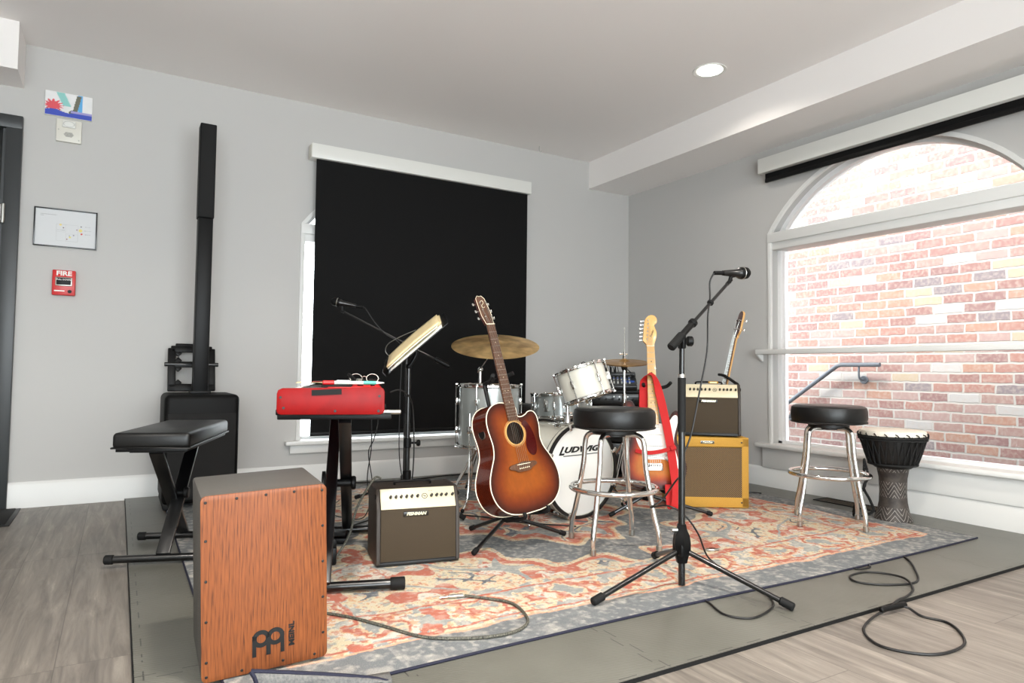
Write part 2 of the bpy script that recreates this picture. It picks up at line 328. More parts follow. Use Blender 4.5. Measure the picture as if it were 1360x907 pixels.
class MB:
    def __init__(s): s.bm = bmesh.new(); s.mi = 0
    def _fin(s, faces):
        for f in faces: f.material_index = s.mi
    def box(s, c, sz, rot=None, bev=0, seg=2, M4=None):
        t = bmesh.new()
        bmesh.ops.create_cube(t, size=1)
        for v in t.verts: v.co = Vector((v.co.x * sz[0], v.co.y * sz[1], v.co.z * sz[2]))
        if bev: bmesh.ops.bevel(t, geom=t.edges[:], offset=bev, segments=seg, affect='EDGES', profile=.5, clamp_overlap=True)
        mx = Matrix.Translation(c)
        if rot is not None: mx = mx @ (rot if isinstance(rot, Matrix) else Euler(rot).to_matrix().to_4x4())
        if M4 is not None: mx = M4 @ mx
        t.transform(mx); s.add(t); return s
    def add(s, t):
        me = bpy.data.meshes.new('tmp'); 
        for f in t.faces: f.material_index = s.mi
        t.to_mesh(me); t.free(); s.bm.from_mesh(me); bpy.data.meshes.remove(me)
    def cyl(s, p0, p1, r0, r1=None, n=16, bev=0, M4=None):
        p0, p1 = Vector(p0), Vector(p1); h = (p1 - p0).length
        r1 = r0 if r1 is None else r1
        if bev: prof = [(0, 0), (r0 - bev, 0), (r0, bev), (r1, h - bev), (r1 - bev, h), (0, h)]
        else: prof = [(0, 0), (r0, 0), (r1, h), (0, h)]
        return s.lathe(prof, (M4 or Matrix()) @ Matrix.Translation(p0) @ frame_z(p1 - p0), n)
    def lathe(s, prof, M4=None, n=32, closed=False, sx=1, sy=1):
        t = bmesh.new(); rings = []
        for r, z in prof:
            if r < 1e-6: rings.append([t.verts.new((0, 0, z))])
            else: rings.append([t.verts.new((r * sx * math.cos(2 * PI * k / n), r * sy * math.sin(2 * PI * k / n), z)) for k in range(n)])
        m = len(rings)
        for i in range(m if closed else m - 1):
            a, b = rings[i], rings[(i + 1) % m]
            if len(a) == 1 and len(b) == 1: continue
            for k in range(n):
                j = (k + 1) % n
                if len(a) == 1: t.faces.new((a[0], b[j], b[k]))
                elif len(b) == 1: t.faces.new((a[k], a[j], b[0]))
                else: t.faces.new((a[k], a[j], b[j], b[k]))
        bmesh.ops.recalc_face_normals(t, faces=t.faces[:])
        if M4 is not None: t.transform(M4)
        s.add(t); return s
    def torus(s, R, r, M4=None, n=32, m=8, sx=1, sy=1):
        return s.lathe([(R + r * math.cos(2 * PI * k / m), r * math.sin(2 * PI * k / m)) for k in range(m)], M4, n, closed=True, sx=sx, sy=sy)
    def tube(s, pts, r, n=8, closed=False, k=5, smooth=True, flat=None):
        P = cr(pts, k, closed) if smooth else [Vector(p) for p in pts]
        P2 = [P[0]]
        for p in P[1:]:
            if (p - P2[-1]).length > 1e-5: P2.append(p)
        P = P2
        if closed and (P[0] - P[-1]).length < 1e-5: P.pop()
        N = len(P); t = bmesh.new(); rings = []
        nrm = None
        for i in range(N):
            a = P[(i - 1) % N] if closed else P[max(i - 1, 0)]; b = P[(i + 1) % N] if closed else P[min(i + 1, N - 1)]
            d = (b - a).normalized()
            if nrm is None:
                up = Vector((0, 0, 1)) if abs(d.z) < .9 else Vector((1, 0, 0))
                nrm = d.cross(up).normalized()
            nrm = (nrm - d * nrm.dot(d)).normalized(); bn = d.cross(nrm)
            ra, rb = (r, r) if flat is None else (r, flat)
            rr = r(i / (N - 1)) if callable(r) else None
            if rr: ra = rb = rr
            rings.append([t.verts.new(P[i] + nrm * ra * math.cos(2 * PI * q / n) + bn * rb * math.sin(2 * PI * q / n)) for q in range(n)])
        for i in range(N if closed else N - 1):
            a, b = rings[i], rings[(i + 1) % N]
            for q in range(n): t.faces.new((a[q], a[(q + 1) % n], b[(q + 1) % n], b[q]))
        if not closed:
            t.faces.new(rings[0][::-1]); t.faces.new(rings[-1])
        bmesh.ops.recalc_face_normals(t, faces=t.faces[:])
        s.add(t); return s
    def prism(s, out, z0, z1, M4=None, bev=0):
        """2-D outline (x,y) extruded z0..z1"""
        t = bmesh.new()
        vs = [t.verts.new((p[0], p[1], z0)) for p in out]
        f = t.faces.new(vs)
        r = bmesh.ops.extrude_face_region(t, geom=[f])
        for v in r['geom']:
            if isinstance(v, bmesh.types.BMVert): v.co.z = z1
        bmesh.ops.recalc_face_normals(t, faces=t.faces[:])
        if bev:
            es = [e for e in t.edges if abs(e.verts[0].co.z - e.verts[1].co.z) < 1e-6]
            bmesh.ops.bevel(t, geom=es, offset=bev, segments=2, affect='EDGES', profile=.5, clamp_overlap=True)
        big = [q for q in t.faces if len(q.verts) > 4]
        bmesh.ops.triangulate(t, faces=big)
        if M4 is not None: t.transform(M4)
        s.add(t); return s
    def quads(s, rows):
        t = bmesh.new(); g = [[t.verts.new(p) for p in r] for r in rows]
        for i in range(len(g) - 1):
            for j in range(len(g[0]) - 1): t.faces.new((g[i][j], g[i][j + 1], g[i + 1][j + 1], g[i + 1][j]))
        s.add(t); return s
    def sphere(s, c, r, sc=(1, 1, 1), rot=None, n=16):
        t = bmesh.new(); bmesh.ops.create_uvsphere(t, u_segments=n, v_segments=n // 2 + 2, radius=r)
        mx = Matrix.Translation(c) @ (Matrix() if rot is None else rot) @ Matrix.Diagonal((*sc, 1))
        t.transform(mx); s.add(t); return s
    def build(s, name, mats, parent=None, angle=35, solid=0):
        me = bpy.data.meshes.new(name); s.bm.to_mesh(me); s.bm.free()
        for m in (mats if isinstance(mats, (list, tuple)) else [mats]): me.materials.append(M[m] if isinstance(m, str) else m)
        me.polygons.foreach_set('use_smooth', [True] * len(me.polygons)); me.set_sharp_from_angle(angle=RA(angle))
        o = bpy.data.objects.new(name, me); COL.objects.link(o)
        if parent: o.parent = parent
        if solid:
            md = o.modifiers.new('thick', 'SOLIDIFY'); md.thickness = solid; md.offset = 0
        return o

MW = {}
def thing(name, label, cat, loc=(0, 0, 0), rz=0, group=None, mtx=None):
    o = bpy.data.objects.new(name, None); COL.objects.link(o); o.empty_display_size = .05
    m = mtx if mtx is not None else Matrix.Translation(loc) @ Matrix.Rotation(rz, 4, 'Z')
    o.matrix_world = m; MW[o.name] = m.copy()
    o['label'] = label; o['category'] = cat
    if group: o['group'] = group
    return o
def tag(o, label, cat, group=None):
    o['label'] = label; o['category'] = cat
    if group: o['group'] = group
    return o
def struct(o): o['kind'] = 'structure'; return o
def loc_of(t, p): return MW[t.name].inverted() @ Vector(p)
def rotm(a, b, c): return Matrix.Rotation(a, 4, 'Z') @ Matrix.Rotation(c, 4, 'Y') @ Matrix.Rotation(b, 4, 'X')
def set_origin(o, p):
    """move a world-built mesh so that its origin sits at p"""
    o.data.transform(Matrix.Translation(-Vector(p))); o.location = p; return o

def text(name, body, size, M4, m, parent, ext=.0008, shear=0, sx=1, bold=0, spacing=1, align='CENTER'):
    cu = bpy.data.curves.new(name, 'FONT'); cu.body = body; cu.size = size; cu.extrude = ext; cu.shear = shear
    cu.align_x = align; cu.align_y = 'CENTER'; cu.offset = bold; cu.space_character = spacing; cu.resolution_u = 3
    o = bpy.data.objects.new(name, cu); COL.objects.link(o)
    dg = bpy.context.evaluated_depsgraph_get(); me = bpy.data.meshes.new_from_object(o.evaluated_get(dg))
    COL.objects.unlink(o); bpy.data.objects.remove(o)
    me.transform(M4 @ Matrix.Diagonal((sx, 1, 1, 1))); me.materials.clear(); me.materials.append(M[m]); me.name = name
    r = bpy.data.objects.new(name, me); COL.objects.link(r)
    if parent: r.parent = parent
    return r
UP = Matrix.Rotation(PI / 2, 4, 'X')          # text / outlines standing in the XZ plane, facing -Y

def painted(name, pts_fn, col_fn, nx, ny, m, parent=None, close=None):
    """grid nx*ny; pts_fn(U,V)->(N,3) ; col_fn(U,V)->(N,3) sRGB"""
    u = np.linspace(0, 1, nx); v = np.linspace(0, 1, ny); U, V = np.meshgrid(u, v)
    U = U.ravel(); V = V.ravel()
    pts = np.asarray(pts_fn(U, V), dtype=np.float32); c = np.clip(col_fn(U, V), 0, 1)
    c = np.where(c <= .04045, c / 12.92, ((c + .055) / 1.055) ** 2.4)
    i = np.arange(nx - 1); j = np.arange(ny - 1); I, J = np.meshgrid(i, j); b = (J * nx + I).ravel()
    F = np.stack([b, b + 1, b + nx + 1, b + nx], 1).astype(np.int32)
    me = bpy.data.meshes.new(name); me.vertices.add(len(pts)); me.vertices.foreach_set('co', pts.ravel())
    me.loops.add(F.size); me.loops.foreach_set('vertex_index', F.ravel())
    me.polygons.add(len(F)); me.polygons.foreach_set('loop_start', np.arange(0, F.size, 4, dtype=np.int32))
    me.update(calc_edges=True); me.validate()
    a = me.attributes.new('paint', 'FLOAT_COLOR', 'POINT')
    a.data.foreach_set('color', np.concatenate([c, np.ones((len(c), 1))], 1).astype(np.float32).ravel())
    me.materials.append(M[m])
    o = bpy.data.objects.new(name, me); COL.objects.link(o)
    if parent: o.parent = parent
    return o
WORLD, SUN, LP, EXPO = 9.8, 8, 24, 0.46
# ------------------------------------------------------------------ camera
F_PX = 884.33
yaw, pitch, roll = .5327, .0435, .0116
cy_, sy_, cp_, sp_ = math.cos(yaw), math.sin(yaw), math.cos(pitch), math.sin(pitch)
fw = Vector((sy_ * cp_, cy_ * cp_, sp_)); rt = Vector((cy_, -sy_, 0)); up = rt.cross(fw)
rt2 = rt * math.cos(roll) + up * math.sin(roll); up2 = -rt * math.sin(roll) + up * math.cos(roll)
cam = bpy.data.cameras.new('camera'); cam.sensor_width = 36; cam.lens = F_PX * 36 / 1360; cam.clip_start = .05
co = bpy.data.objects.new('camera', cam); COL.objects.link(co)
mm = Matrix((rt2, up2, -fw)).transposed().to_4x4(); mm.translation = (-3.948, -4.634, .8)
co.matrix_world = mm; SC.camera = co

# ------------------------------------------------------------------ room shell
HC, HS, XS = 2.631, 2.396, -.454
YB = -6.6      # how far the room is built behind the camera
def arch_loop(c, half, zb, zs, rise, n=28):
    """opening outline in (u, z), u along the wall"""
    R = (half * half + rise * rise) / (2 * rise); zc = zs + rise - R
    a0 = math.asin(half / R)
    pts = [(c - half, zb), (c + half, zb), (c + half, zs)]
    for k in range(1, n): 
        a = a0 - 2 * a0 * k / n; pts.append((c + R * math.sin(a), zc + R * math.cos(a)))
    pts.append((c - half, zs)); return pts, (R, zc, a0)
def wall_with_hole(name, outer, holes, M4, thick, m):
    t = bmesh.new(); es = []
    for lp in [outer] + holes:
        vs = [t.verts.new((p[0], p[1], 0)) for p in lp]
        for i in range(len(vs)): es.append(t.edges.new((vs[i], vs[(i + 1) % len(vs)])))
    r = bmesh.ops.triangle_fill(t, use_beauty=True, use_dissolve=False, edges=es)
    ex = bmesh.ops.extrude_face_region(t, geom=t.faces[:])
    for v in ex['geom']:
        if isinstance(v, bmesh.types.BMVert): v.co.z = thick
    bmesh.ops.recalc_face_normals(t, faces=t.faces[:]); t.transform(M4)
    b = MB(); b.add(t); return b.build(name, m)
WC_R, HALF, RISE, ZS, ZB = -2.33, .81, .44, 1.785, .30
WC_B, HALF_B = -2.03, .86
MR = Matrix(((0, 0, 1, 0), (1, 0, 0, 0), (0, 1, 0, 0), (0, 0, 0, 1)))     # (u,z,t) -> (x=t, y=u, z)
MBk = Matrix(((1, 0, 0, 0), (0, 0, 1, 0), (0, 1, 0, 0), (0, 0, 0, 1)))    # (u,z,t) -> (x=u, y=t, z)
holeR, arcR = arch_loop(WC_R, HALF, ZB, ZS, RISE); holeB, arcB = arch_loop(WC_B, HALF_B, ZB, ZS, RISE)
struct(wall_with_hole('wall_right', [(YB, 0), (.18, 0), (.18, 2.80), (YB, 2.80)], [holeR], MR, .18, 'wall'))
struct(wall_with_hole('wall_back', [(-6.2, 0), (-5.45, 0), (-5.45, 2.15), (-4.53, 2.15), (-4.53, 0), (0, 0), (0, 2.80), (-6.2, 2.80)], [holeB], MBk, .18, 'wall'))
b = MB(); b.box((-6.25, (YB + .18) / 2, 1.4), (.1, .18 - YB, 2.8)); struct(b.build('wall_left', 'wall'))
b = MB(); b.box(((-6.3 + .18) / 2, (YB + .3) / 2, -.05), (6.48, .3 - YB, .1)); struct(b.build('floor', 'planks'))
b = MB(); b.box(((-6.3 + XS) / 2, (YB + .18) / 2, HC + .05), (6.3 + XS, .18 - YB, .1)); b.box(((XS + .18) / 2, (YB + .18) / 2, HC + .1), (.18 - XS, .18 - YB, .1))
struct(b.build('ceiling', 'ceil'))
b = MB(); b.box(((XS) / 2, YB / 2, (HS + HC + .05) / 2), (-XS, -YB, HC + .05 - HS)); struct(b.build('trim_1', 'ceil'))     # soffit over the right wall
b = MB(); b.box(((-4.463 - 6.2) / 2, -.145, (2.372 + HC) / 2), (6.2 - 4.463, .29, HC - 2.372)); struct(b.build('trim_2', 'ceil'))
FILL_OPENING = [(-5.9, .05), (-1.7, .05), (-1.7, 2.05), (-5.9, 2.05)]  # opening added behind the camera to let in soft frontal light
struct(wall_with_hole('wall_front', [(-6.3, 0), (.18, 0), (.18, 2.8), (-6.3, 2.8)], [FILL_OPENING], Matrix.Translation((0, YB - .1, 0)) @ MBk, .1, 'wall'))
e = bpy.data.objects.new('added_fill_window', None); COL.objects.link(e); struct(e)  # made-up window, out of view, that serves as frontal fill
b = MB()
for x in (-5.88, -4.5, -3.1, -1.72): b.box((x, YB - .05, 1.05), (.05, .06, 2.0), bev=.003)
for z in (.075, 2.025): b.box((-3.8, YB - .05, z), (4.2, .06, .05), bev=.003)
b.build('window_frame', 'extwhite', e)
b = MB(); b.box((-3.8, YB - .05, 1.05), (4.1, .004, 1.90)); b.build('glass_pane', 'glass', e)
# baseboards
def baseboard(name, p0, p1, nrm):
    p0, p1 = Vector(p0), Vector(p1); d = (p1 - p0); L_ = d.length; d.normalize(); n = Vector(nrm)
    prof = [(0, 0), (.016, 0), (.016, .128), (.013, .134), (.007, .144), (0, .144)]
    t = bmesh.new(); a = [t.verts.new(p0 + n * x + Vector((0, 0, z))) for x, z in prof]; c = [t.verts.new(p1 + n * x + Vector((0, 0, z))) for x, z in prof]
    for i in range(len(prof)): t.faces.new((a[i], a[(i + 1) % 6], c[(i + 1) % 6], c[i]))
    t.faces.new(a); t.faces.new(c[::-1]); bmesh.ops.recalc_face_normals(t, faces=t.faces[:])
    b = MB(); b.add(t); return struct(b.build(name, 'trim'))
baseboard('baseboard_back', (-4.472, 0, 0), (0, 0, 0), (0, -1, 0))
baseboard('baseboard_right', (0, YB, 0), (0, 0, 0), (-1, 0, 0))

# ---------------- windows
def arch_strip(c, arc, r_in, r_out, t0, t1, M4, n=28, a0=None):
    R, zc, aa = arc; aa = a0 or aa; t = bmesh.new(); rows = []
    for k in range(n + 1):
        a = -aa + 2 * aa * k / n
        ring = []
        for r, th in ((r_in, t0), (r_out, t0), (r_out, t1), (r_in, t1)):
            ring.append(t.verts.new((c + r * math.sin(a), zc + r * math.cos(a), th)))
        rows.append(ring)
    for i in range(n):
        for q in range(4): t.faces.new((rows[i][q], rows[i][(q + 1) % 4], rows[i + 1][(q + 1) % 4], rows[i + 1][q]))
    t.faces.new(rows[0]); t.faces.new(rows[-1][::-1]); bmesh.ops.recalc_face_normals(t, faces=t.faces[:]); t.transform(M4); return t
def window(name, c, arc, hole, M4, shelf, HALF=HALF):
    R, zc, a0 = arc
    e = bpy.data.objects.new(name, None); COL.objects.link(e); struct(e)
    def bx(b, u0, u1, z0, z1, t0, t1, bev=.003): b.box(((u0 + u1) / 2, (z0 + z1) / 2, (t0 + t1) / 2), (u1 - u0, z1 - z0, t1 - t0), M4=M4, bev=bev)
    b = MB()
    # casing lining the opening, a slim bead standing proud of the wall
    for s in (-1, 1): bx(b, c + s * HALF - .014, c + s * HALF + .014, ZB, ZS, -.008, .012)
    b.add(arch_strip(c, arc, R - .012, R + .014, -.008, .012, M4))
    b.build('casing', 'trim', e)
    b = MB()
    for s in (-1, 1):
        u0, u1 = sorted((c + s * HALF, c + s * (HALF - .035))); bx(b, u0, u1, ZB, ZS, .08, .15)
    bx(b, c - HALF, c + HALF, ZB - .02, ZB + .03, .08, .15)
    b.add(arch_strip(c, arc, R - .035, R, .08, .15, M4))
    b.build('window_frame', 'extwhite', e)
    b = MB(); bx(b, c - HALF + .002, c + HALF - .002, 1.672, 1.775, .004, .15); bx(b, c - HALF - .014, c + HALF + .014, 1.722, 1.792, -.012, .05)
    bx(b, c - HALF + .002, c + HALF - .002, 1.775, 1.80, .08, .15)
    b.build('transom', 'trim', e)
    b = MB(); bx(b, c - HALF + .03, c + HALF - .03, ZB + .02, 1.68, .113, .117, 0); b.build('glass_pane', 'glass', e)
    hl, _ = arch_loop(c, HALF - .03, 1.79, ZS + .01, RISE - .03)
    b = MB(); b.prism([(p[0], p[1]) for p in hl], .113, .117, M4); b.build('glass_pane', 'glass', e)
    # stool (sill board) and apron
    b = MB(); bx(b, c - HALF - .09, c + HALF + .09, .283, .312, -.065, .0, .008); bx(b, c - HALF + .001, c + HALF - .001, .283, .3115, -.003, .10, .002); b.build('window_stool', 'trim', e)
    b = MB(); bx(b, c - HALF - .055, c + HALF + .055, shelf, .284, -.022, .0, .003); b.build('apron', 'trim', e)
    return e
window('window_1', WC_B, arcB, holeB, MBk, .225, HALF_B)
window('window_2', WC_R, arcR, holeR, MR, .144)

# narrow shelf board across window 2
t = thing('window_shelf', 'long narrow white shelf board running across the middle of the bright brick-view window', 'shelf', (-.03, -2.32, .93))
b = MB(); b.box((0, 0, .021), (.075, 1.75, .034), bev=.004); b.build('board', 'trim', t)
for yy in (.862, -.862):
    b = MB(); b.prism([(.028, .004), (.028, -.045), (.018, -.045), (-.030, -.006), (-.030, .004)], -.006, .006, Matrix.Translation((0, yy, 0)) @ Matrix(((1, 0, 0, 0), (0, 0, 1, 0), (0, 1, 0, 0), (0, 0, 0, 1)))); b.build('bracket', 'trim', t)

# roller blinds
t = thing('roller_blind', 'black roller blind pulled down over the back window, under a white valance', 'blind', (-1.985, 0, 2.28), group='roller blinds')
b = MB(); b.box((0, -.05, .002), (1.757, .098, .098), bev=.003); b.build('valance', 'white', t)
b = MB(); b.box((.008, -.070, -.985), (1.70, .0012, 1.90)); b.build('shade', 'blind', t)
b = MB(); b.box((.008, -.070, -1.925), (1.70, .016, .026), bev=.006); b.build('bottom_rail', 'bk', t)
b = MB(); b.box((-.8800, -.05, .002), (.004, .09, .09), bev=.001); b.build('end_cap', 'offwhite', t)
t = thing('roller_blind', 'rolled-up black roller blind under a long white valance above the brick-view window', 'blind', (0, -2.45, 2.26), group='roller blinds')
b = MB(); b.box((-.05, 0, 0), (.098, 1.90, .104), bev=.003); b.build('valance', 'white', t)
b = MB(); b.box((-.055, 0, -.055), (.0015, 1.84, .09)); b.build('shade', 'blind', t)
b = MB(); b.box((-.055, 0, -.103), (.018, 1.84, .03), bev=.007); b.build('bottom_rail', 'bk', t)
b = MB(); b.cyl((-.05, -.93, -.01), (-.05, .93, -.01), .030, n=20); b.build('roller_tube', 'blind', t)

# ---------------- door at the far left
e = bpy.data.objects.new('door_1', None); COL.objects.link(e); struct(e)
b = MB()
b.box((-4.495, -.004, 1.064), (.074, .06, 2.128), bev=.003); b.box((-5.485, -.004, 1.064), (.074, .06, 2.128), bev=.003); b.box((-4.99, -.004, 2.165), (1.064, .06, .074), bev=.003)
b.box((-4.540, .06, 1.09), (.02, .12, 2.13)); b.box((-5.44, .06, 1.09), (.02, .12, 2.13))
b.build('door_frame', 'darkdoor', e)
b = MB(); b.box((-4.99, .055, 1.07), (.885, .045, 2.13), bev=.003); b.build('door_leaf', 'doorleaf', e)
for z in (.25, 1.64):
    b = MB(); b.cyl((-4.530, -.036, z - .055), (-4.530, -.036, z + .055), .011, n=12, bev=.002); b.box((-4.543, -.031, z), (.024, .006, .10)); b.build('hinge', 'steel', e)
b = MB(); b.box((-4.60, .02, 1.05), (.05, .035, .20), bev=.006); b.cyl((-4.60, .01, 1.09), (-4.60, -.045, 1.09), .012); b.cyl((-4.60, -.04, 1.09), (-4.575, -.045, 1.01), .009); b.build('door_handle', 'bk', e)
b = MB(); b.box((-4.553, -.012, 1.18), (.012, .05, .022), bev=.002); b.build('strike_plate', 'steel', e)
t = thing('door_mat', 'dark door mat at the foot of the charcoal door', 'door mat', (-4.78, -.27, 0))
b = MB(); b.box((0, 0, .006), (.74, .42, .012), bev=.004); b.build('mat_pile', 'bkmat', t)
b = MB(); b.box((0, 0, .003), (.78, .46, .006), bev=.002); b.build('mat_edge', 'bk', t)

# ---------------- ceiling lamps (recessed cans)
def can(x, y, label):
    t = thing('ceiling_light', label, 'light', (x, y, HC), group=None)
    b = MB(); b.lathe([(.075, 0), (.083, -.001), (.098, -.004), (.100, -.001), (.100, .0), (.075, .0)], n=40); b.build('trim_ring', 'white', t)
    b = MB(); b.lathe([(0, -.002), (.076, -.002), (.076, .004), (0, .004)], n=32); b.build('diffuser', 'lampglow', t)
    return t
can(-.92, -1.82, 'round recessed light in the ceiling above the drum kit')
def lamp(x, y, p, size=.16, col=(1, .93, .84), spread=150):
    l = bpy.data.lights.new('ceiling_lamp_light', 'AREA'); l.shape = 'DISK'; l.size = size; l.energy = p; l.color = col; l.spread = RA(spread)
    o = bpy.data.objects.new('ceiling_lamp_light', l); COL.objects.link(o); o.location = (x, y, HC - .012); return o

# ceiling hook
t = thing('ceiling_hook', 'tiny bare metal hook in the ceiling above the black blind', 'hook', (-1.05, -.12, HC))
b = MB(); b.tube([(0, 0, .004), (0, 0, -.03), (.006, 0, -.045), (.016, 0, -.046), (.020, 0, -.034)], .002, 6); b.build('hook_wire', 'steel', t)

# ---------------- outside: brick wall and handrail
b = MB(); b.box((1.56, -.6, 1.45), (.2, 9, 5.8)); bw = b.build('neighbouring_brick_wall', 'brick'); bw['kind'] = 'structure'; bw.name = 'wall_outside'
b = MB(); b.box((.83, -2, -.35), (1.26, 9, .3)); o = b.build('ground_outside', 'foam'); struct(o)
t = thing('handrail', 'grey metal stair handrail fixed to the brick wall outside the window', 'handrail', (1.46, -1.13, .881))
b = MB()
b.tube([(-.08, .80, -.55), (-.08, .02, -.012), (-.08, -.02, 0), (-.08, -.36, 0)], .018, 10, k=1, smooth=False); b.build('rail', 'railmetal', t)
for yy, zz in ((-.18, 0), (.52, -.36)):
    b = MB(); b.tube([(-.08, yy, zz - .015), (-.08, yy, zz - .09), (-.06, yy, zz - .12), (0, yy, zz - .125)], .009, 8); b.cyl((-.018, yy, zz - .125), (0, yy, zz - .125), .035, n=16, bev=.004); b.build('bracket', 'railmetal', t)

# ---------------- wall fixtures by the door
def noise2(U, V, f, seed=0):
    r = np.random.RandomState(seed); n = 64; g = r.rand(n, n)
    x = (U * f) % (n - 1); y = (V * f) % (n - 1); xi = x.astype(int); yi = y.astype(int); fx = x - xi; fy = y - yi
    fx = fx * fx * (3 - 2 * fx); fy = fy * fy * (3 - 2 * fy); x1 = (xi + 1) % n; y1 = (yi + 1) % n
    return (g[yi, xi] * (1 - fx) + g[yi, x1] * fx) * (1 - fy) + (g[y1, xi] * (1 - fx) + g[y1, x1] * fx) * fy
def fbm(U, V, f, seed=0, o=3): return sum(noise2(U, V, f * 2 ** k, seed + k) / 2 ** k for k in range(o)) / sum(1 / 2 ** k for k in range(o))
def mixc(c, m, col):
    m = np.clip(m, 0, 1)[:, None]; return c * (1 - m) + np.array(col)[None] * m

t = thing('canvas_painting', 'small white canvas painted with a blue band and a red burst, high by the door', 'painting', (-4.247, 0, 2.245))
b = MB(); b.box((0, -.0075, .07), (.232, .014, .142), bev=.002); b.build('stretched_canvas', 'white', t)
def cc(U, V):
    n = fbm(U, V, 5, 3); c = np.tile([.90, .90, .90], (len(U), 1)) * (.96 + .06 * n)[:, None]
    c = mixc(c, (np.abs(U - .45 + (V - .5) * .28) < .09) & (V > .45), (.55, .78, .76))
    c = mixc(c, (np.abs(U - .74) < .035 + .02 * n) & (V > .22), (.36, .66, .86))
    c = mixc(c, (np.abs(U - .66 - (V - .5) * .12) < .05) & (V > .16) & (V < .96), (.42, .42, .36))
    c = mixc(c, ((U - .62) / .12) ** 2 + ((V - .2) / .13) ** 2 < 1, (.36, .38, .34))
    a = np.arctan2(V - .42, U - .17); r = np.hypot((U - .17) / .21, (V - .42) / .26)
    c = mixc(c, (r < .85 + .22 * np.sin(a * 13)) & (V > .25), (.86, .32, .36))
    c = mixc(c, (V < .20 + .05 * np.sin(U * 9) + .05 * n), (.22, .30, .70))
    c = mixc(c, (V > .2) & (V < .3 - .05 * np.abs(U - .8)) & (U > .55), (.62, .60, .80))
    return c
painted('painted_face', lambda U, V: np.stack([-.114 + .228 * U, -.0152 + 0 * U, .001 + .138 * V], 1), cc, 70, 44, 'paint', t)

t = thing('strobe_alarm', 'white fire alarm strobe and speaker plate just below the small painting', 'alarm', (-4.242, 0, 2.165))
b = MB(); b.box((0, -.0115, -.002), (.124, .023, .130), bev=.004); b.build('back_plate', 'offwhite', t)
b = MB(); b.box((0, -.028, .035), (.066, .014, .04), bev=.006); b.build('strobe_lens', 'white', t)
b = MB()
for k in range(7): b.box((0, -.0235, -.012 - k * .004), (.05 - abs(k - 3) * .006, .001, .0014))
b.build('speaker_slots', 'ink', t)
b = MB(); b.torus(.026, .0012, Matrix.Translation((0, -.036, .035)) @ Matrix.Rotation(PI / 2, 4, 'X'), sx=1, sy=.6); b.build('lens_bezel', 'steel', t)
for px_, pz_ in ((-.05, .0), (.05, -.05)):
    b = MB(); b.cyl((px_, -.0225, pz_), (px_, -.0245, pz_), .0035, n=10); b.build('screw', 'steel', t)

t = thing('evacuation_map', 'white evacuation map in a thin dark frame between strobe and red pull station', 'map', (-4.238, 0, 1.482))
W_, H_ = .306, .222
b = MB()
for x, z, sx, sz in ((0, .003, W_, .007), (0, H_ - .003, W_, .007), (-W_ / 2 + .003, H_ / 2, .007, H_), (W_ / 2 - .003, H_ / 2, .007, H_)): b.box((x, -.008, z), (sx, .014, sz), bev=.001)
b.build('frame', 'bkm', t)
def cm(U, V):
    c = np.tile([.80, .805, .81], (len(U), 1))
    for a, bb, w, col in ((.41, .60, .02, (.9, .8, .4)), (.46, .52, .012, (.35, .25, .3)), (.57, .27, .018, (.85, .8, .4)), (.52, .21, .012, (.5, .3, .3)), (.63, .33, .012, (.45, .4, .5)), (.75, .59, .012, (.35, .3, .35)), (.68, .49, .012, (.5, .3, .4)), (.74, .48, .03, (.85, .78, .4)), (.76, .385, .018, (.80, .25, .2)), (.56, .31, .01, (.5, .5, .6))):
        c = mixc(c, ((U - a) / w) ** 2 + ((V - bb) / (w * 1.4)) ** 2 < 1, col)
    for a0, a1, z in ((.08, .36, .86), (.08, .14, .82), (.82, .90, .59), (.80, .92, .485), (.82, .90, .38), (.36, .48, .45)):
        c = mixc(c, (U > a0) & (U < a1) & (np.abs(V - z) < .008) & (np.sin(U * 400) > -.3), (.55, .55, .56))
    # thin plan outline
    for a0, a1, b0, b1 in ((.34, .70, .15, .62), (.34, .50, .40, .62), (.50, .70, .15, .36)):
        edge = (U > a0) & (U < a1) & (V > b0) & (V < b1) & ~((U > a0 + .005) & (U < a1 - .005) & (V > b0 + .008) & (V < b1 - .008))
        c = mixc(c, edge * .35, (.6, .6, .6))
    return c
painted('printed_plan', lambda U, V: np.stack([-.148 + .296 * U, -.006 + 0 * U, .006 + (H_ - .012) * V], 1), cm, 190, 130, 'print', t)

t = thing('fire_alarm_pull', 'red fire alarm pull station on the back wall below the map', 'fire alarm', (-4.236, 0, 1.203))
b = MB(); b.box((0, -.0175, .072), (.112, .035, .145), bev=.005); b.build('housing', 'redplain', t)
text('fire_lettering', 'FIRE', .036, Matrix.Translation((0, -.0355, .124)) @ UP, 'white', t, sx=1.15, bold=.0012)
b = MB(); b.box((0, -.037, .078), (.082, .008, .052), bev=.004); b.build('pull_bar_surround', 'steel', t)
b = MB(); b.box((0, -.043, .079), (.070, .010, .040), bev=.004); b.build('pull_handle', 'bk', t)
text('pull_lettering', 'PULL DOWN', .012, Matrix.Translation((0, -.0486, .088)) @ UP, 'white', t, bold=.0002)
b = MB(); b.cyl((.03, -.034, .022), (.03, -.040, .022), .010, n=16); b.build('key_lock', 'bk', t)
b = MB(); b.box((-.02, -.0356, .024), (.05, .001, .006)); b.build('small_label', 'white', t)

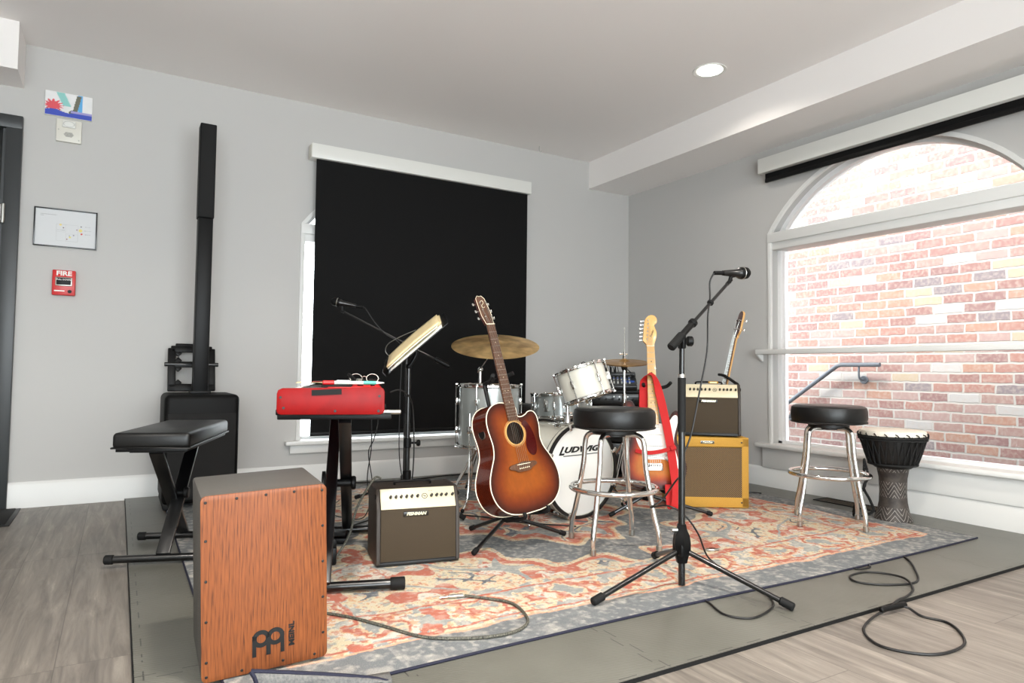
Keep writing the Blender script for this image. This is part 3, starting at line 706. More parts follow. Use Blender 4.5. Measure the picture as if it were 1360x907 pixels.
# ---------------- floor coverings
b = MB(); b.box((-1.955, -1.655, .006), (3.87, 3.27, .012), bev=.003); o = b.build('foam_floor_mat', 'foam'); tag(o, 'large grey interlocking foam floor mat spread under the whole band set-up', 'mat')
b = MB(); b.box((-1.955, -3.2915, .0055), (3.872, .003, .0115)); b.box((-3.8915, -1.655, .0055), (.003, 3.27, .0115)); b.build('cut_edge', 'bkmat', o)
t = thing('floor_vent', 'bronze floor register set in the mat by the right wall behind the rear stool', 'vent', (-.105, -2.17, .012), 0)
b = MB()
for x, y, sx, sy in ((-.065, 0, .012, .40), (.065, 0, .012, .40), (0, .194, .142, .012), (0, -.194, .142, .012)): b.box((x, y, .0025), (sx, sy, .005), bev=.001)
b.build('vent_frame', 'bk', t)
b = MB()
for k in range(22): b.box((0, -.178 + k * .017, .0015), (.12, .006, .003))
b.build('louvres', 'ventmetal', t)

RX0, RX1, RY0, RY1 = -3.70, -.335, -2.975, -.22
def rug_col(U, V):
    X = RX0 + (RX1 - RX0) * U; Y = RY0 + (RY1 - RY0) * V
    W, H = RX1 - RX0, RY1 - RY0
    cream = (.82, .76, .63); red = (.70, .36, .29); slate = (.385, .405, .425); lslate = (.55, .57, .57); pale = (.82, .79, .74); orange = (.80, .57, .42); dark = (.32, .34, .38)
    wx = (fbm(X + 9, Y + 9, 7, 1) - .5) * .05; wy = (fbm(X + 9, Y + 9, 7, 5) - .5) * .05
    x = X - (RX0 + RX1) / 2 + wx; y = Y - (RY0 + RY1) / 2 + wy
    fine = fbm(X + 9, Y + 9, 60, 11, 2); mid = fbm(X + 9, Y + 9, 22, 21, 3); big = fbm(X + 9, Y + 9, 9, 31, 3)
    de = np.minimum(W / 2 - np.abs(x), H / 2 - np.abs(y))            # distance to rug edge
    along = np.where(W / 2 - np.abs(x) < H / 2 - np.abs(y), y, x)
    c = np.tile(slate, (len(X), 1))
    ax, ay = np.abs(x), np.abs(y)
    # field : slate ground, cream vine-edged corner pieces full of red and cream flowers
    d = ax / 1.24 + ay / .93                                          # corner-piece line
    lob = .10 * np.cos(9 * np.arctan2(ay, ax + .01)) + .05 * np.sin(17 * (ax - ay))
    cor = d + lob
    def floral(c, m, ground, petals, eye, s=.30, seed=40, ph=0):
        gx = (ax + ph) / s; gy = (ay + ph * .7) / s; cx = np.round(gx) * s; cyy = np.round(gy) * s
        dx, dy = ax + ph - cx, ay + ph * .7 - cyy; r = np.hypot(dx, dy); a = np.arctan2(dy, dx)
        c = mixc(c, m, ground)
        rr = r / s
        c = mixc(c, m & (rr < .44 + .07 * np.cos(a * 6)), cream)
        c = mixc(c, m & (rr < .37 + .07 * np.cos(a * 6)), petals)
        c = mixc(c, m & (rr < .24 + .05 * np.cos(a * 5 + 1)), pale)
        c = mixc(c, m & (rr < .15 + .04 * np.cos(a * 4)), eye)
        c = mixc(c, m & (rr < .06), cream)
        v = np.abs(np.sin(ax * 23 + 2 * np.sin(ay * 19)) * np.cos(ay * 21 + 1.5 * np.sin(ax * 17)))
        c = mixc(c, m & (rr > .50) & (v < .16), dark)
        return c
    m = cor > 1.01; c = mixc(c, m, cream)
    m = cor > 1.07; c = mixc(c, m, red)
    c = floral(c, cor > 1.13, cream, red, lslate, .52, ph=.06)
    c = mixc(c, (cor > 1.13) & (big > .64), red); c = mixc(c, (cor > 1.13) & (big > .67), pale)
    vine = np.abs(np.sin(ax * 9 + 1.6 * np.sin(ay * 8)) + np.cos(ay * 10 + 1.2 * np.sin(ax * 7)))
    c = mixc(c, (cor > 1.13) & (vine < .16), lslate)
    # central medallion
    md = np.maximum(ax / .98 + ay / 1.05, ay / .60 * .72) + .045 * np.cos(12 * np.arctan2(ay, ax + .01))
    c = mixc(c, md < .66, cream); c = mixc(c, md < .625, orange); c = mixc(c, md < .60, red)
    c = floral(c, md < .50, red, lslate, red, .46, ph=0)
    sw = np.abs(np.sin(ax * 8 + 1.2 * np.sin(ay * 9)) * np.sin(ay * 9 + .9 * np.sin(ax * 7)))
    c = mixc(c, (md < .57) & (sw < .12), cream); c = mixc(c, (md < .57) & (sw < .035), dark)
    c = mixc(c, (md < .52) & (big > .62), lslate)
    c = mixc(c, md < .15, pale); c = mixc(c, md < .10, red); c = mixc(c, md < .04, pale)
    pd = np.abs(ax - .80) / .20 + ay / .20 + .07 * np.cos(ay * 26); c = mixc(c, pd < 1, cream); c = mixc(c, pd < .8, red); c = mixc(c, pd < .45, pale)
    # borders
    c = mixc(c, de < .47, cream)
    bx_ = np.abs(((along + 50) / .36) % 1 - .5); by_ = np.abs(de - .31) / .13
    q = np.hypot(bx_ * 2.3, by_) + (mid - .5) * .9
    m = (de < .45) & (de > .165)
    c = mixc(c, m & (mid > .5), pale)
    c = mixc(c, m & (q < .70), orange); c = mixc(c, m & (q < .62), red); c = mixc(c, m & (q < .44), cream); c = mixc(c, m & (q < .26), lslate)
    c = mixc(c, m & (q > .95) & (mid > .53), lslate); c = mixc(c, m & (q > .9) & (big < .36), red)
    c = mixc(c, ((de > .40) & (de < .415)) | ((de > .185) & (de < .197)), red)
    c = mixc(c, de < .165, (.86, .62, .50)); c = mixc(c, de < .152, slate)
    spk = fbm(X + 9, Y + 9, 75, 61, 2); spk2 = fbm(X + 9, Y + 9, 48, 71, 2); isc = (c[:, 0] > .78) & (c[:, 1] > .70)
    c = mixc(c, (isc & (spk > .68)) * .7, red); c = mixc(c, (isc & (spk2 < .30)) * .7, lslate); c = mixc(c, (isc & (spk2 > .70)) * .7, orange)
    # distressed weave: pale abrasion all over, stronger in the slate
    ab = np.clip((fine - .50) * 3.2, 0, 1) * .50; c = mixc(c, ab, pale)
    ab = np.clip((mid - .56) * 5, 0, 1) * .38; c = mixc(c, ab, pale)
    ab = np.clip((.36 - mid) * 5, 0, 1) * .35; c = mixc(c, ab, lslate)
    c = mixc(c, np.full(len(X), .18), (.82, .79, .74))
    return c
RUGZ = .0195
def rug_pts(U, V):
    X = RX0 + (RX1 - RX0) * U; Y = RY0 + (RY1 - RY0) * V
    Y = Y + .012 * np.sin(X * 2.1 + 1) * np.clip(1 - V * 4, 0, 1)
    Z = RUGZ + .0006 * np.sin(X * 5) + 0 * X
    return np.stack([X, Y, Z], 1)
rug = thing('oriental_rug', 'faded red, cream and slate oriental rug covering most of the grey mat', 'rug', (-2.0, -1.6, .012))
def local(fn): return lambda U, V: fn(U, V) - np.array([[-2.0, -1.6, .012]])
painted('pile', local(rug_pts), rug_col, 780, 640, 'rugpaint', rug)
b = MB(); b.box((-2.0175 + 2.0, -1.5975 + 1.6, .0032), (RX1 - RX0 - .006, RY1 - RY0 - .03, .0064)); b.build('backing', 'rugback', rug)
b = MB()
u = np.linspace(0, 1, 60)
e1 = rug_pts(u, 0 * u); e2 = rug_pts(0 * u + 1, u); e3 = rug_pts(u[::-1], 0 * u + 1); e4 = rug_pts(0 * u, u[::-1])
for e in (e1, e2, e3, e4): b.tube([Vector(p) - Vector((-2.0, -1.6, .012)) + Vector((0, 0, -.0035)) for p in e], .0042, 6, smooth=False)
b.build('bound_edge', 'binding', rug)
# near-left corner of the rug rolled up against the box drum
b = MB(); rows = []; edge = []
for i in range(13):
    a = i / 12; x0 = -3.665 + .34 * a; lift = .074 * (1 - a) ** .8
    row = []
    for k in range(7):
        q = k / 6; ang = q * 2.2
        row.append(Vector((x0 - .02 * q + .03 * math.sin(ang) * (1 - a) + 2.0, -2.925 - .10 * a * .5 - .055 * math.sin(ang) + 1.6, .008 + lift * (1 - math.cos(ang)) / 1.6 + .001)))
    rows.append(row); edge.append(row[-1])
b.quads(rows); fl = b.build('rolled_corner', 'rugback', rug, solid=.006); fl['label'] = 'grey woven underside'
b = MB(); b.tube(edge, .0055, 6); b.tube(rows[0], .0055, 6); b.build('bound_edge', 'binding', rug)
RG = .020     # top of the rug
# ------------------------------------------------------------------ box drum (cajon)
t = thing('cajon', 'wooden-faced box drum with grey sides and a black logo, standing nearest the camera', 'drum', mtx=Matrix.Translation((-3.591, -2.670, RG)) @ rotm(-.027, .032, -.036))
w, d, h = .307, .287, .471
b = MB()
b.box((0, .006, h / 2 + .006), (w, d - .012, h - .016), bev=.008); b.build('shell', 'cajonbody', t)
b = MB(); out = []
rr = .014
for cx_, cz_, a0 in ((w / 2 - rr, h - rr, 0), (-w / 2 + rr, h - rr, 90), (-w / 2 + rr, .01 + rr, 180), (w / 2 - rr, .01 + rr, 270)):
    for k in range(5): a = RA(a0 + k * 22.5); out.append((cx_ + rr * math.cos(a), cz_ + rr * math.sin(a)))
b.prism(out, d / 2 - .006, d / 2 + .001, UP, bev=.0012); b.build('tapa', 'ash', t)
for i, (x, z) in enumerate([(-.142, .455), (-.07, .458), (0, .459), (.07, .459), (.142, .455), (.143, .36), (.143, .265), (.143, .17), (.143, .075), (-.142, .36), (-.142, .26), (-.142, .16), (-.142, .06), (-.142, .024), (-.06, .022), (.04, .024), (.12, .022)]):
    b = MB(); b.lathe([(0, .0018), (.0022, .0018), (.0042, 0), (.0042, -.002)], Matrix.Translation((x, -d / 2 - .0006, z)) @ UP, 12); b.build('screw', 'ink', t)
# logo: twin loops on three stems
b = MB()
Y0 = -d / 2 - .0022
def ring2(cx_, cz_, r0, r1, a0, a1, n=20):
    o = [(cx_ + r1 * math.cos(RA(a0 + (a1 - a0) * k / n)), cz_ + r1 * math.sin(RA(a0 + (a1 - a0) * k / n))) for k in range(n + 1)]
    i_ = [(cx_ + r0 * math.cos(RA(a0 + (a1 - a0) * k / n)), cz_ + r0 * math.sin(RA(a0 + (a1 - a0) * k / n))) for k in range(n, -1, -1)]
    return o, i_
def ringmesh(b, cx_, cz_, r0, r1, a0, a1, n=24):
    t_ = bmesh.new(); rows = []
    for k in range(n + 1):
        a = RA(a0 + (a1 - a0) * k / n); rows.append([t_.verts.new((cx_ + r * math.cos(a), y, cz_ + r * math.sin(a))) for r, y in ((r0, Y0), (r1, Y0), (r1, Y0 + .001), (r0, Y0 + .001))])
    for k in range(n):
        for q in range(4): t_.faces.new((rows[k][q], rows[k][(q + 1) % 4], rows[k + 1][(q + 1) % 4], rows[k + 1][q]))
    bmesh.ops.recalc_face_normals(t_, faces=t_.faces[:]); b.add(t_)
lx, lz = .004, .092
ringmesh(b, lx - .0175, lz, .0112, .0222, 0, 360); ringmesh(b, lx + .0175, lz, .0112, .0222, 0, 360)
b.box((lx - .0345, Y0 + .0004, lz - .018), (.0095, .0012, .052)); b.box((lx + .0345, Y0 + .0004, lz - .018), (.0095, .0012, .052)); b.box((lx, Y0 + .0004, lz - .022), (.011, .0012, .044))
b.box((lx - .0345, Y0 + .0004, lz + .004), (.0095, .0012, .012))
b.build('logo_mark', 'ink', t)
text('logo_lettering', 'MEINL', .0195, Matrix.Translation((.062, Y0, .090)) @ UP @ Matrix.Rotation(PI / 2, 4, 'Z'), 'ink', t, sx=1.15, bold=.0006)
for x in (-.125, .125):
    for y in (-.11, .11):
        b = MB(); b.cyl((x, y, -.004), (x, y, .012), .014, n=16, bev=.003); b.build('rubber_foot', 'bkmat', t)
b = MB(); b.torus(.055, .004, Matrix.Translation((0, d / 2, .30)) @ UP, n=32); b.lathe([(0, 0), (.052, 0), (.052, .001), (0, .001)], Matrix.Translation((0, d / 2 + .001, .30)) @ UP, 32); b.build('sound_port', 'ink', t)

# ------------------------------------------------------------------ keyboard bench
t = thing('keyboard_bench', 'low padded black bench on folding X legs, at the left edge of the mat', 'bench', mtx=Matrix.Translation((-3.722, -1.42, .019)) @ Matrix.Rotation(RA(-19), 4, 'Z'))
b = MB(); b.box((0, 0, .497), (.275, .68, .062), bev=.016, seg=3); b.build('cushion', 'vinyl', t)
b = MB(); b.tube([(-.1375, -.34, .470), (.1375, -.34, .470), (.1375, .34, .470), (-.1375, .34, .470)], .004, 6, closed=True, smooth=False); b.build('piping', 'vinyl', t)
b = MB(); b.box((0, 0, .461), (.255, .655, .014), bev=.002); b.box((-.0, -.235, .449), (.20, .05, .012)); b.box((0, .235, .449), (.20, .05, .012)); b.build('seat_board', 'bk', t)
for s in (-1, 1):
    b = MB(); p0 = Vector((s * .012, -s * .19, .03)); p1 = Vector((s * .012, s * .235, .442)); dd = (p1 - p0)
    b.box((p0 + p1) / 2, (.052, .016, dd.length), rot=Matrix.Rotation(-math.atan2(dd.y, dd.z), 4, 'X'), bev=.003); b.build('leg', 'bkm', t)
for s in (-1, 1):
    b = MB(); b.cyl((-.19, s * .19, .017), (.19, s * .19, .017), .015, n=16); f = b.build('foot_bar', 'bkm', t)
    for q in (-1, 1):
        b = MB(); b.cyl((q * .165, s * .19, .017), (q * .20, s * .19, .017), .0185, n=16, bev=.004); b.build('end_cap', 'bkmat', f)
b = MB(); b.cyl((-.04, 0, .24), (.04, 0, .24), .012, n=14, bev=.002); b.cyl((.035, 0, .24), (.055, 0, .24), .024, n=16, bev=.004); b.build('pivot_knob', 'bk', t)

# ------------------------------------------------------------------ column speaker on its subwoofer
t = thing('column_speaker', 'tall thin black column loudspeaker rising from a black subwoofer by the wall', 'speaker', (-3.535, -.335, RG))
b = MB(); b.box((0, .0, .325), (.385, .42, .60), bev=.03, seg=4); b.build('subwoofer', 'bkspk', t)
b = MB(); b.box((0, -.212, .285), (.345, .006, .47), bev=.002); b.build('subwoofer_grille', 'grille_bk', t)
for x in (-.15, .15):
    b = MB(); b.box((x, 0, .014), (.07, .43, .028), bev=.006); b.build('foot', 'bkmat', t)
b = MB(); b.box((0, 0, .012 + .62), (.11, .12, .02), bev=.005); b.build('column_socket', 'bk', t)
b = MB(); b.box((0, 0, 1.14), (.080, .095, 1.03), bev=.008); b.build('spacer_column', 'bk', t)
b = MB(); b.box((0, 0, 1.935), (.088, .10, .56), bev=.006); b.build('array_column', 'bkspk', t)
b = MB(); b.box((0, -.0515, 1.935), (.078, .003, .545), bev=.001); b.build('array_grille', 'grille_bk', t)
# folding stand frame leaning on the wall, on top of the subwoofer
t = thing('folding_stand', 'black folding frame with two openings leaning on the wall behind the column speaker', 'stand', mtx=Matrix.Translation((-3.562, -.155, .652)) @ Matrix.Rotation(RA(-16), 4, 'X') @ Matrix.Scale(1, 4))
b = MB()
for x0, x1, z0, z1 in ((-.132, -.088, 0, .27), (.088, .132, 0, .27), (-.130, .130, 0, .045), (-.130, .130, .150, .185), (-.115, .115, .245, .285)):
    b.box(((x0 + x1) / 2, 0, (z0 + z1) / 2), (x1 - x0, .022, z1 - z0), bev=.006)
for x in (-.075, .075):
    for z in (.052, .142, .192, .238): b.box((x * 1.0, 0, z), (.03, .018, .03), rot=(0, PI / 4, 0), bev=.003)
b.build('frame', 'bk', t)
b = MB(); b.cyl((-.15, 0, .168), (.15, 0, .168), .013, n=12, bev=.002); b.build('hinge_bar', 'bkm', t)
b = MB(); b.box((-.03, .0, .290), (.12, .016, .02), bev=.004); b.build('handle', 'bk', t)

# ------------------------------------------------------------------ keyboard stand + red stage piano
KB = Matrix.Translation((-3.16, -1.898, 0)) @ Matrix.Rotation(RA(-18.2), 4, 'Z')
t = thing('keyboard_stand', 'black folding X keyboard stand under the red stage piano', 'stand', mtx=KB @ Matrix.Translation((0, 0, RG)))
for s in (-1, 1):
    xl = .034 if s < 0 else -.022
    b = MB(); p0 = Vector((xl, -s * .43, .03)); p1 = Vector((xl, s * .33, .595)); dd = p1 - p0
    b.box((p0 + p1) / 2, (.046, .034, dd.length), rot=Matrix.Rotation(-math.atan2(dd.y, dd.z), 4, 'X'), bev=.004)
    b.build('leg', 'bkm', t)
for s in (-1, 1):
    ce, hf = (-.055, .29) if s < 0 else (-.03, .21)
    b = MB(); b.cyl((ce - hf, s * .42, .022), (ce + hf, s * .42, .022), .017, n=16); f = b.build('foot_bar', 'bkm', t)
    for q in (-1, 1):
        b = MB(); b.lathe([(0, 0), (.020, 0), (.022, .004), (.022, .05), (.018, .052), (0, .052)], Matrix.Translation((ce + q * (hf - .03), s * .42, .022)) @ Matrix.Rotation(q * PI / 2, 4, 'Y'), 20); b.build('end_cap', 'bkmat', f)
    b = MB(); b.box((0, s * .33, .606), (.40, .035, .022), bev=.004); b.box((-.19, s * .33, .622), (.03, .04, .022), bev=.004); b.build('support_arm', 'bk', t)
b = MB(); b.cyl((-.05, 0, .31), (.06, 0, .31), .016, n=14); b.cyl((.055, 0, .31), (.075, 0, .31), .028, n=18, bev=.005); b.lathe([(0, 0), (.05, 0), (.05, .012), (0, .012)], Matrix.Translation((-.06, 0, .31)) @ Matrix.Rotation(PI / 2, 4, 'Y'), 20); b.build('pivot_knob', 'bk', t)
b = MB(); b.cyl((-.19, -.33, .6215), (.235, -.33, .6215), .0085, n=14, bev=.001); b.build('extension_tube', 'steel', t)
t = thing('stage_piano', 'worn red stage piano seen end-on, its keys running away from the camera', 'keyboard', mtx=KB @ Matrix.Translation((0, 0, .652)))
W_, L_, H_ = .334, 1.28, .09
prof = [(-W_ / 2 + .014, 0), (-W_ / 2 + .004, .004), (-W_ / 2, .014), (-W_ / 2, H_ - .024), (-W_ / 2 + .004, H_ - .012), (-W_ / 2 + .016, H_ - .006), (-.02, H_ - .004), (W_ / 2 - .014, H_ - .002), (W_ / 2 - .004, H_ - .006), (W_ / 2, H_ - .016), (W_ / 2, .014), (W_ / 2 - .004, .004), (W_ / 2 - .014, 0)]
XZY = Matrix(((1, 0, 0, 0), (0, 0, 1, 0), (0, 1, 0, 0), (0, 0, 0, 1)))
for s in (-1, 1):
    y0, y1 = (-L_ / 2, -L_ / 2 + .025) if s < 0 else (L_ / 2 - .025, L_ / 2)
    b = MB(); b.prism(prof, y0, y1, XZY, bev=.004); ep = b.build('end_panel', 'red', t)
    for x, z in ((-.145, .012 + .01), (-.155, .055), (.012, .012), (.148, .012), (.150, .060)):
        b = MB(); b.cyl((x, s * (L_ / 2 - .001), z), (x, s * (L_ / 2 + .0012), z), .0042, n=12); b.build('screw', 'ink', ep)
b = MB()
b.box((0, 0, .012), (W_ - .012, L_ - .05, .022)); b.box((.072, 0, .045), (.180, L_ - .05, .076), bev=.002); b.box((-.155, 0, .040), (.018, L_ - .05, .05), bev=.002)
b.build('chassis', 'red', t)
b = MB(); b.box((.070, -.02, H_ - .004), (.168, L_ - .08, .003), bev=.001); b.build('control_panel', 'redplain', t)
b = MB(); b.box((.012, -.34, H_ - .0005), (.095, .50, .005)); b.build('felt_patch', 'bkmat', t)
nW = 52; kw = (L_ - .06) / nW
for nm, m_, ks in (('white_keys', 'white', 0), ('black_keys', 'ink', 1)):
    b = MB()
    for k in range(nW):
        y = -(L_ - .06) / 2 + (k + .5) * kw
        if not ks: b.box((-.082, y, .068), (.130, kw - .0012, .016), bev=.0015, seg=1)
        elif (k % 7) not in (2, 6): b.box((-.058, y + kw / 2, .079), (.082, .010, .012), bev=.0015, seg=1)
    b.build(nm, m_, t)
b = MB(); b.box((-.015, -L_ / 2 - .0015, .072), (.092, .002, .018), rot=(0, RA(-3), 0)); tp = b.build('tape_strip', 'bkmat', t); tp['label'] = 'strip of black tape on the end panel'
b = MB()
for y in np.linspace(-.42, .5, 12):
    for x in (.05, .09, .13): b.cyl((x, y, H_ - .004), (x, y, H_ + .010), .0075, n=12, bev=.001)
b.build('control_knobs', 'bk', t)
b = MB(); b.box((.03, .03, H_), (.06, .20, .003)); b.build('display', 'ink', t)
KP = KB @ Matrix.Translation((0, 0, .652))
# things lying on the piano
t = thing('pen', 'pale green-and-white pen lying across the end of the red stage piano', 'pen', mtx=KP @ Matrix.Translation((.088, -.575, H_ + .0115)) @ Matrix.Rotation(RA(4), 4, 'Z'))
b = MB(); b.cyl((-.075, 0, 0), (.05, 0, 0), .0058, n=12); b.build('barrel', 'palegreen', t)
b = MB(); b.cyl((.01, 0, 0), (.052, 0, 0), .0062, n=12); b.build('grip', 'teal', t)
b = MB(); b.cyl((.05, 0, 0), (.078, 0, 0), .0056, .0015, n=12); b.build('tip', 'white', t)
b = MB(); b.box((-.055, 0, .007), (.04, .003, .002)); b.build('clip', 'steel', t)
t = thing('marker', 'short marker with a red cap beside the pen on the red stage piano', 'marker', mtx=KP @ Matrix.Translation((.022, -.545, H_ + .0105)) @ Matrix.Rotation(RA(14), 4, 'Z'))
b = MB(); b.cyl((-.055, 0, 0), (.03, 0, 0), .0065, n=12, bev=.001); b.build('barrel', 'white', t)
b = MB(); b.cyl((-.057, 0, 0), (-.02, 0, 0), .0075, n=12, bev=.001); b.build('cap', 'redplain', t)
t = thing('guitar_capo', 'black clamp capo standing among the clutter on the red stage piano', 'capo', mtx=KP @ Matrix.Translation((.065, -.38, H_ + .0225)) @ Matrix.Rotation(RA(35), 4, 'Z'))
b = MB(); b.box((0, 0, -.004), (.012, .085, .010), rot=(RA(28), 0, 0), bev=.003); b.build('upper_jaw', 'bk', t)
b = MB(); b.box((0, .008, -.010), (.012, .075, .008), rot=(RA(-8), 0, 0), bev=.003); b.build('lower_jaw', 'bk', t)
b = MB(); b.cyl((-.008, -.03, -.006), (.008, -.03, -.006), .007, n=12); b.build('spring', 'steel', t)
t = thing('eyeglasses', 'folded wire-framed glasses lying on the red stage piano behind the pens', 'glasses', mtx=KP @ Matrix.Translation((.10, -.28, H_ + .012)))
for s in (-1, 1):
    b = MB(); b.torus(.022, .0016, Matrix.Translation((s * .03, 0, .010)) @ Matrix.Rotation(RA(70), 4, 'X'), n=24, m=6, sy=.8); b.build('lens_rim', 'steel', t)
    b = MB(); b.tube([(s * .052, 0, .012), (s * .055, .03, .008), (s * .01, .045, .002), (-s * .03, .05, 0)], .0016, 6); b.build('temple', 'ink', t)
b = MB(); b.tube([(-.009, 0, .014), (0, -.002, .018), (.009, 0, .014)], .0014, 6); b.build('bridge', 'steel', t)
t = thing('paper_sheet', 'cream sheet of paper lying over the far keys of the red stage piano', 'paper', mtx=KP @ Matrix.Translation((-.09, -.02, .0865)))
b = MB(); b.quads([[Vector((-.07 + .14 * i / 4, -.12 + .24 * j / 6, .003 + .004 * math.sin(i * .9 + j * .7))) for j in range(7)] for i in range(5)]); b.build('sheet', 'manila', t, solid=.0008)

# ------------------------------------------------------------------ small practice amplifiers
def loudbox(label, mtx, group=None, s=1):
    t = thing('guitar_amplifier', label, 'amplifier', mtx=mtx @ Matrix.Scale(1, 4), group=group)
    w, d, h = .347 * s, .246 * s, .307 * s
    side = [(-d / 2, .012), (-d / 2 + .012, .225 * s), (-d / 2 + .052, h - .004), (-d / 2 + .06, h), (d / 2 - .01, h), (d / 2, h - .01), (d / 2, .012), (d / 2 - .008, .004), (-d / 2 + .01, .004)]
    YZX = Matrix(((0, 0, 1, 0), (1, 0, 0, 0), (0, 1, 0, 0), (0, 0, 0, 1)))
    for q in (-1, 1):
        x0, x1 = sorted((q * w / 2, q * (w / 2 - .016))); b = MB(); b.prism(side, x0, x1, YZX, bev=.003); b.build('side_panel', 'brownv', t)
    ins = [(-d / 2 + .010, .012), (-d / 2 + .020, .225 * s), (-d / 2 + .060, h - .006), (-d / 2 + .066, h - .003), (d / 2 - .008, h - .003), (d / 2 - .004, .012)]
    b = MB(); b.prism(ins, -w / 2 + .014, w / 2 - .014, YZX); b.build('cabinet', 'brownv', t)
    th = math.atan2(.008, .19)
    b = MB(); b.box((0, -d / 2 + .0095, .124 * s), (w - .034, .006, .205 * s), rot=(-th * 1.3, 0, 0), bev=.001); b.build('speaker_grille', 'grille_br', t)
    # control panel: upper sloping face plus lip
    p0 = Vector((0, -d / 2 + .0120, .228 * s)); p1 = Vector((0, -d / 2 + .0530, h - .003)); a = math.atan2((p1 - p0).y, (p1 - p0).z)
    RM = Matrix.Translation((p0 + p1) / 2) @ Matrix.Rotation(-a, 4, 'X'); hh = (p1 - p0).length
    b = MB(); b.box((0, 0, 0), (w - .034, .008, hh), bev=.0015, M4=RM); pan = b.build('control_panel', 'cream', t)
    for x in (-.115, -.093, -.071, -.049, -.027, -.003, .056, .078, .098, .119, .146):
        b = MB(); b.lathe([(0, .015), (.0045, .015), (.0052, .013), (.0062, 0), (0, 0)], RM @ Matrix.Translation((x * s, -.004, .006)) @ UP, 14); b.box((x * s, -.0185, .009), (.0012, .002, .006), M4=RM); b.build('knob', 'knobbk', pan)
    b = MB(); b.cyl((-.148 * s, -.005, -.012), (-.148 * s, -.012, -.012), .0075, n=14); b.build('input_jack', 'ink', pan)
    b = MB(); b.torus(.010, .0012, RM @ Matrix.Translation((.027 * s, -.0045, .006)) @ UP, n=20, m=6, sx=1.1); b.box((.027 * s, -.0045, .006), (.012, .001, .003), M4=RM, rot=(0, RA(25), 0)); b.build('maker_emblem', 'ink', pan)
    for x in (.048, .058):
        b = MB(); b.cyl((x * s, -.0045, .026), (x * s, -.006, .026), .0015, n=8, M4=RM); b.build('indicator', 'redplain', pan)
    BM = Matrix.Translation((-.012, -d / 2 + .0105, .207 * s))
    b = MB(); b.box((0, 0, 0), (.105 * s, .007, .019), M4=BM, bev=.002); bd = b.build('badge', 'badgebk', t)
    text('badge_lettering', 'FISHMAN', .0165 * s, BM @ Matrix.Translation((0, -.0042, 0)) @ UP, 'badge', bd, sx=1.18, shear=.25, bold=.0007)
    b = MB(); b.box((0, 0, .010), (w - .006, d - .01, .014), bev=.003); b.build('base_strip', 'blackstrip', t)
    for x in (-.14, .14):
        for y in (-.09, .09):
            b = MB(); b.cyl((x * s, y, 0), (x * s, y, .008), .012, n=14); b.build('rubber_foot', 'bkmat', t)
    b = MB(); b.tube([(-.075, .03, h - .004), (-.07, .03, h + .010), (0, .03, h + .012), (.07, .03, h + .010), (.075, .03, h - .004)], .009, 8, flat=.005); b.build('carry_handle', 'bk', t)
    for q in (-1, 1):
        b = MB(); b.lathe([(0, 0), (.011, 0), (.009, .004), (0, .0045)], Matrix.Translation((q * (w / 2 - .001), -d / 2 + .045, h - .03)) @ Matrix.Rotation(q * PI / 2, 4, 'Y'), 14); b.build('corner_stud', 'bk', t)
    return t
loudbox('small brown amplifier with cream control panel sitting on the rug beside the box drum', group='small brown amplifiers', mtx=Matrix.Translation((-2.869, -2.009, RG)) @ Matrix.Rotation(RA(-10.4), 4, 'Z'), s=.975)
# tweed amplifier
TA = RA(-33); fbr = Vector((-.793, -1.995)); ctr = fbr + Vector((math.cos(TA) * -.2285 - math.sin(TA) * .1175, math.sin(TA) * -.2285 + math.cos(TA) * .1175))
TW = Matrix.Translation((ctr.x, ctr.y, RG)) @ Matrix.Rotation(TA, 4, 'Z')
t = thing('tweed_amplifier', 'yellow tweed-covered guitar amplifier with checked brown grille, standing on the rug', 'amplifier', mtx=TW)
w, d, h = .457, .235, .408
b = MB(); b.box((0, .006, h / 2), (w, d - .012, h), bev=.014, seg=3); b.build('cabinet', 'tweed', t)
b = MB()
for x, z, sx, sz in ((0, h - .029, w - .003, .055), (0, .034, w - .003, .060), (-w / 2 + .022, h / 2, .041, h - .01), (w / 2 - .022, h / 2, .041, h - .01)): b.box((x, -d / 2 + .003, z), (sx, .018, sz), bev=.005)
b.build('front_frame', 'tweed', t)
b = MB(); b.box((0, -d / 2 - .0015, .203), (w - .080, .006, .290)); b.build('speaker_grille', 'grille_ox', t)
b = MB(); b.box((-.01, -d / 2 - .0075, h - .030), (.078, .004, .017), bev=.0018); bd = b.build('badge', 'steel', t)
b = MB(); b.box((-.01, -d / 2 - .0098, h - .030), (.072, .0016, .013), bev=.0006); b.build('badge_face', 'badgebk', bd)
text('badge_lettering', 'Fender', .014, Matrix.Translation((-.01, -d / 2 - .0112, h - .030)) @ UP, 'badge', bd, sx=1.5, shear=.2)
for x, z in ((.185, h - .030), (-.185, h - .03), (.185, .034), (-.185, .034)):
    b = MB(); b.cyl((x, -d / 2 - .005, z), (x, -d / 2 - .009, z), .0045, n=12); b.build('screw', 'ink', t)
b = MB(); b.box((0, .045, h + .0005), (w - .09, .09, .003)); cp = b.build('control_panel', 'steel', t)
b = MB()
b.tube([(-.10, -.045, h - .002), (-.095, -.045, h + .012), (0, -.045, h + .016), (.095, -.045, h + .012), (.10, -.045, h - .002)], .012, 8, flat=.004); b.build('carry_handle', 'brownv', t)
AA = RA(-45)
a2 = Vector((-.424, -1.659)); 
AMP2 = TW @ Matrix.Translation((.030, .0, h + .004)) @ Matrix.Rotation(RA(-10), 4, 'Z')
loudbox('brown amplifier with cream control panel stacked on top of the yellow tweed amplifier', AMP2, group='small brown amplifiers', s=.98)
t = thing('small_box', 'small yellow box lying on top of the stacked brown amplifier', 'box', mtx=AMP2 @ Matrix.Translation((.02, -.055, .303)))
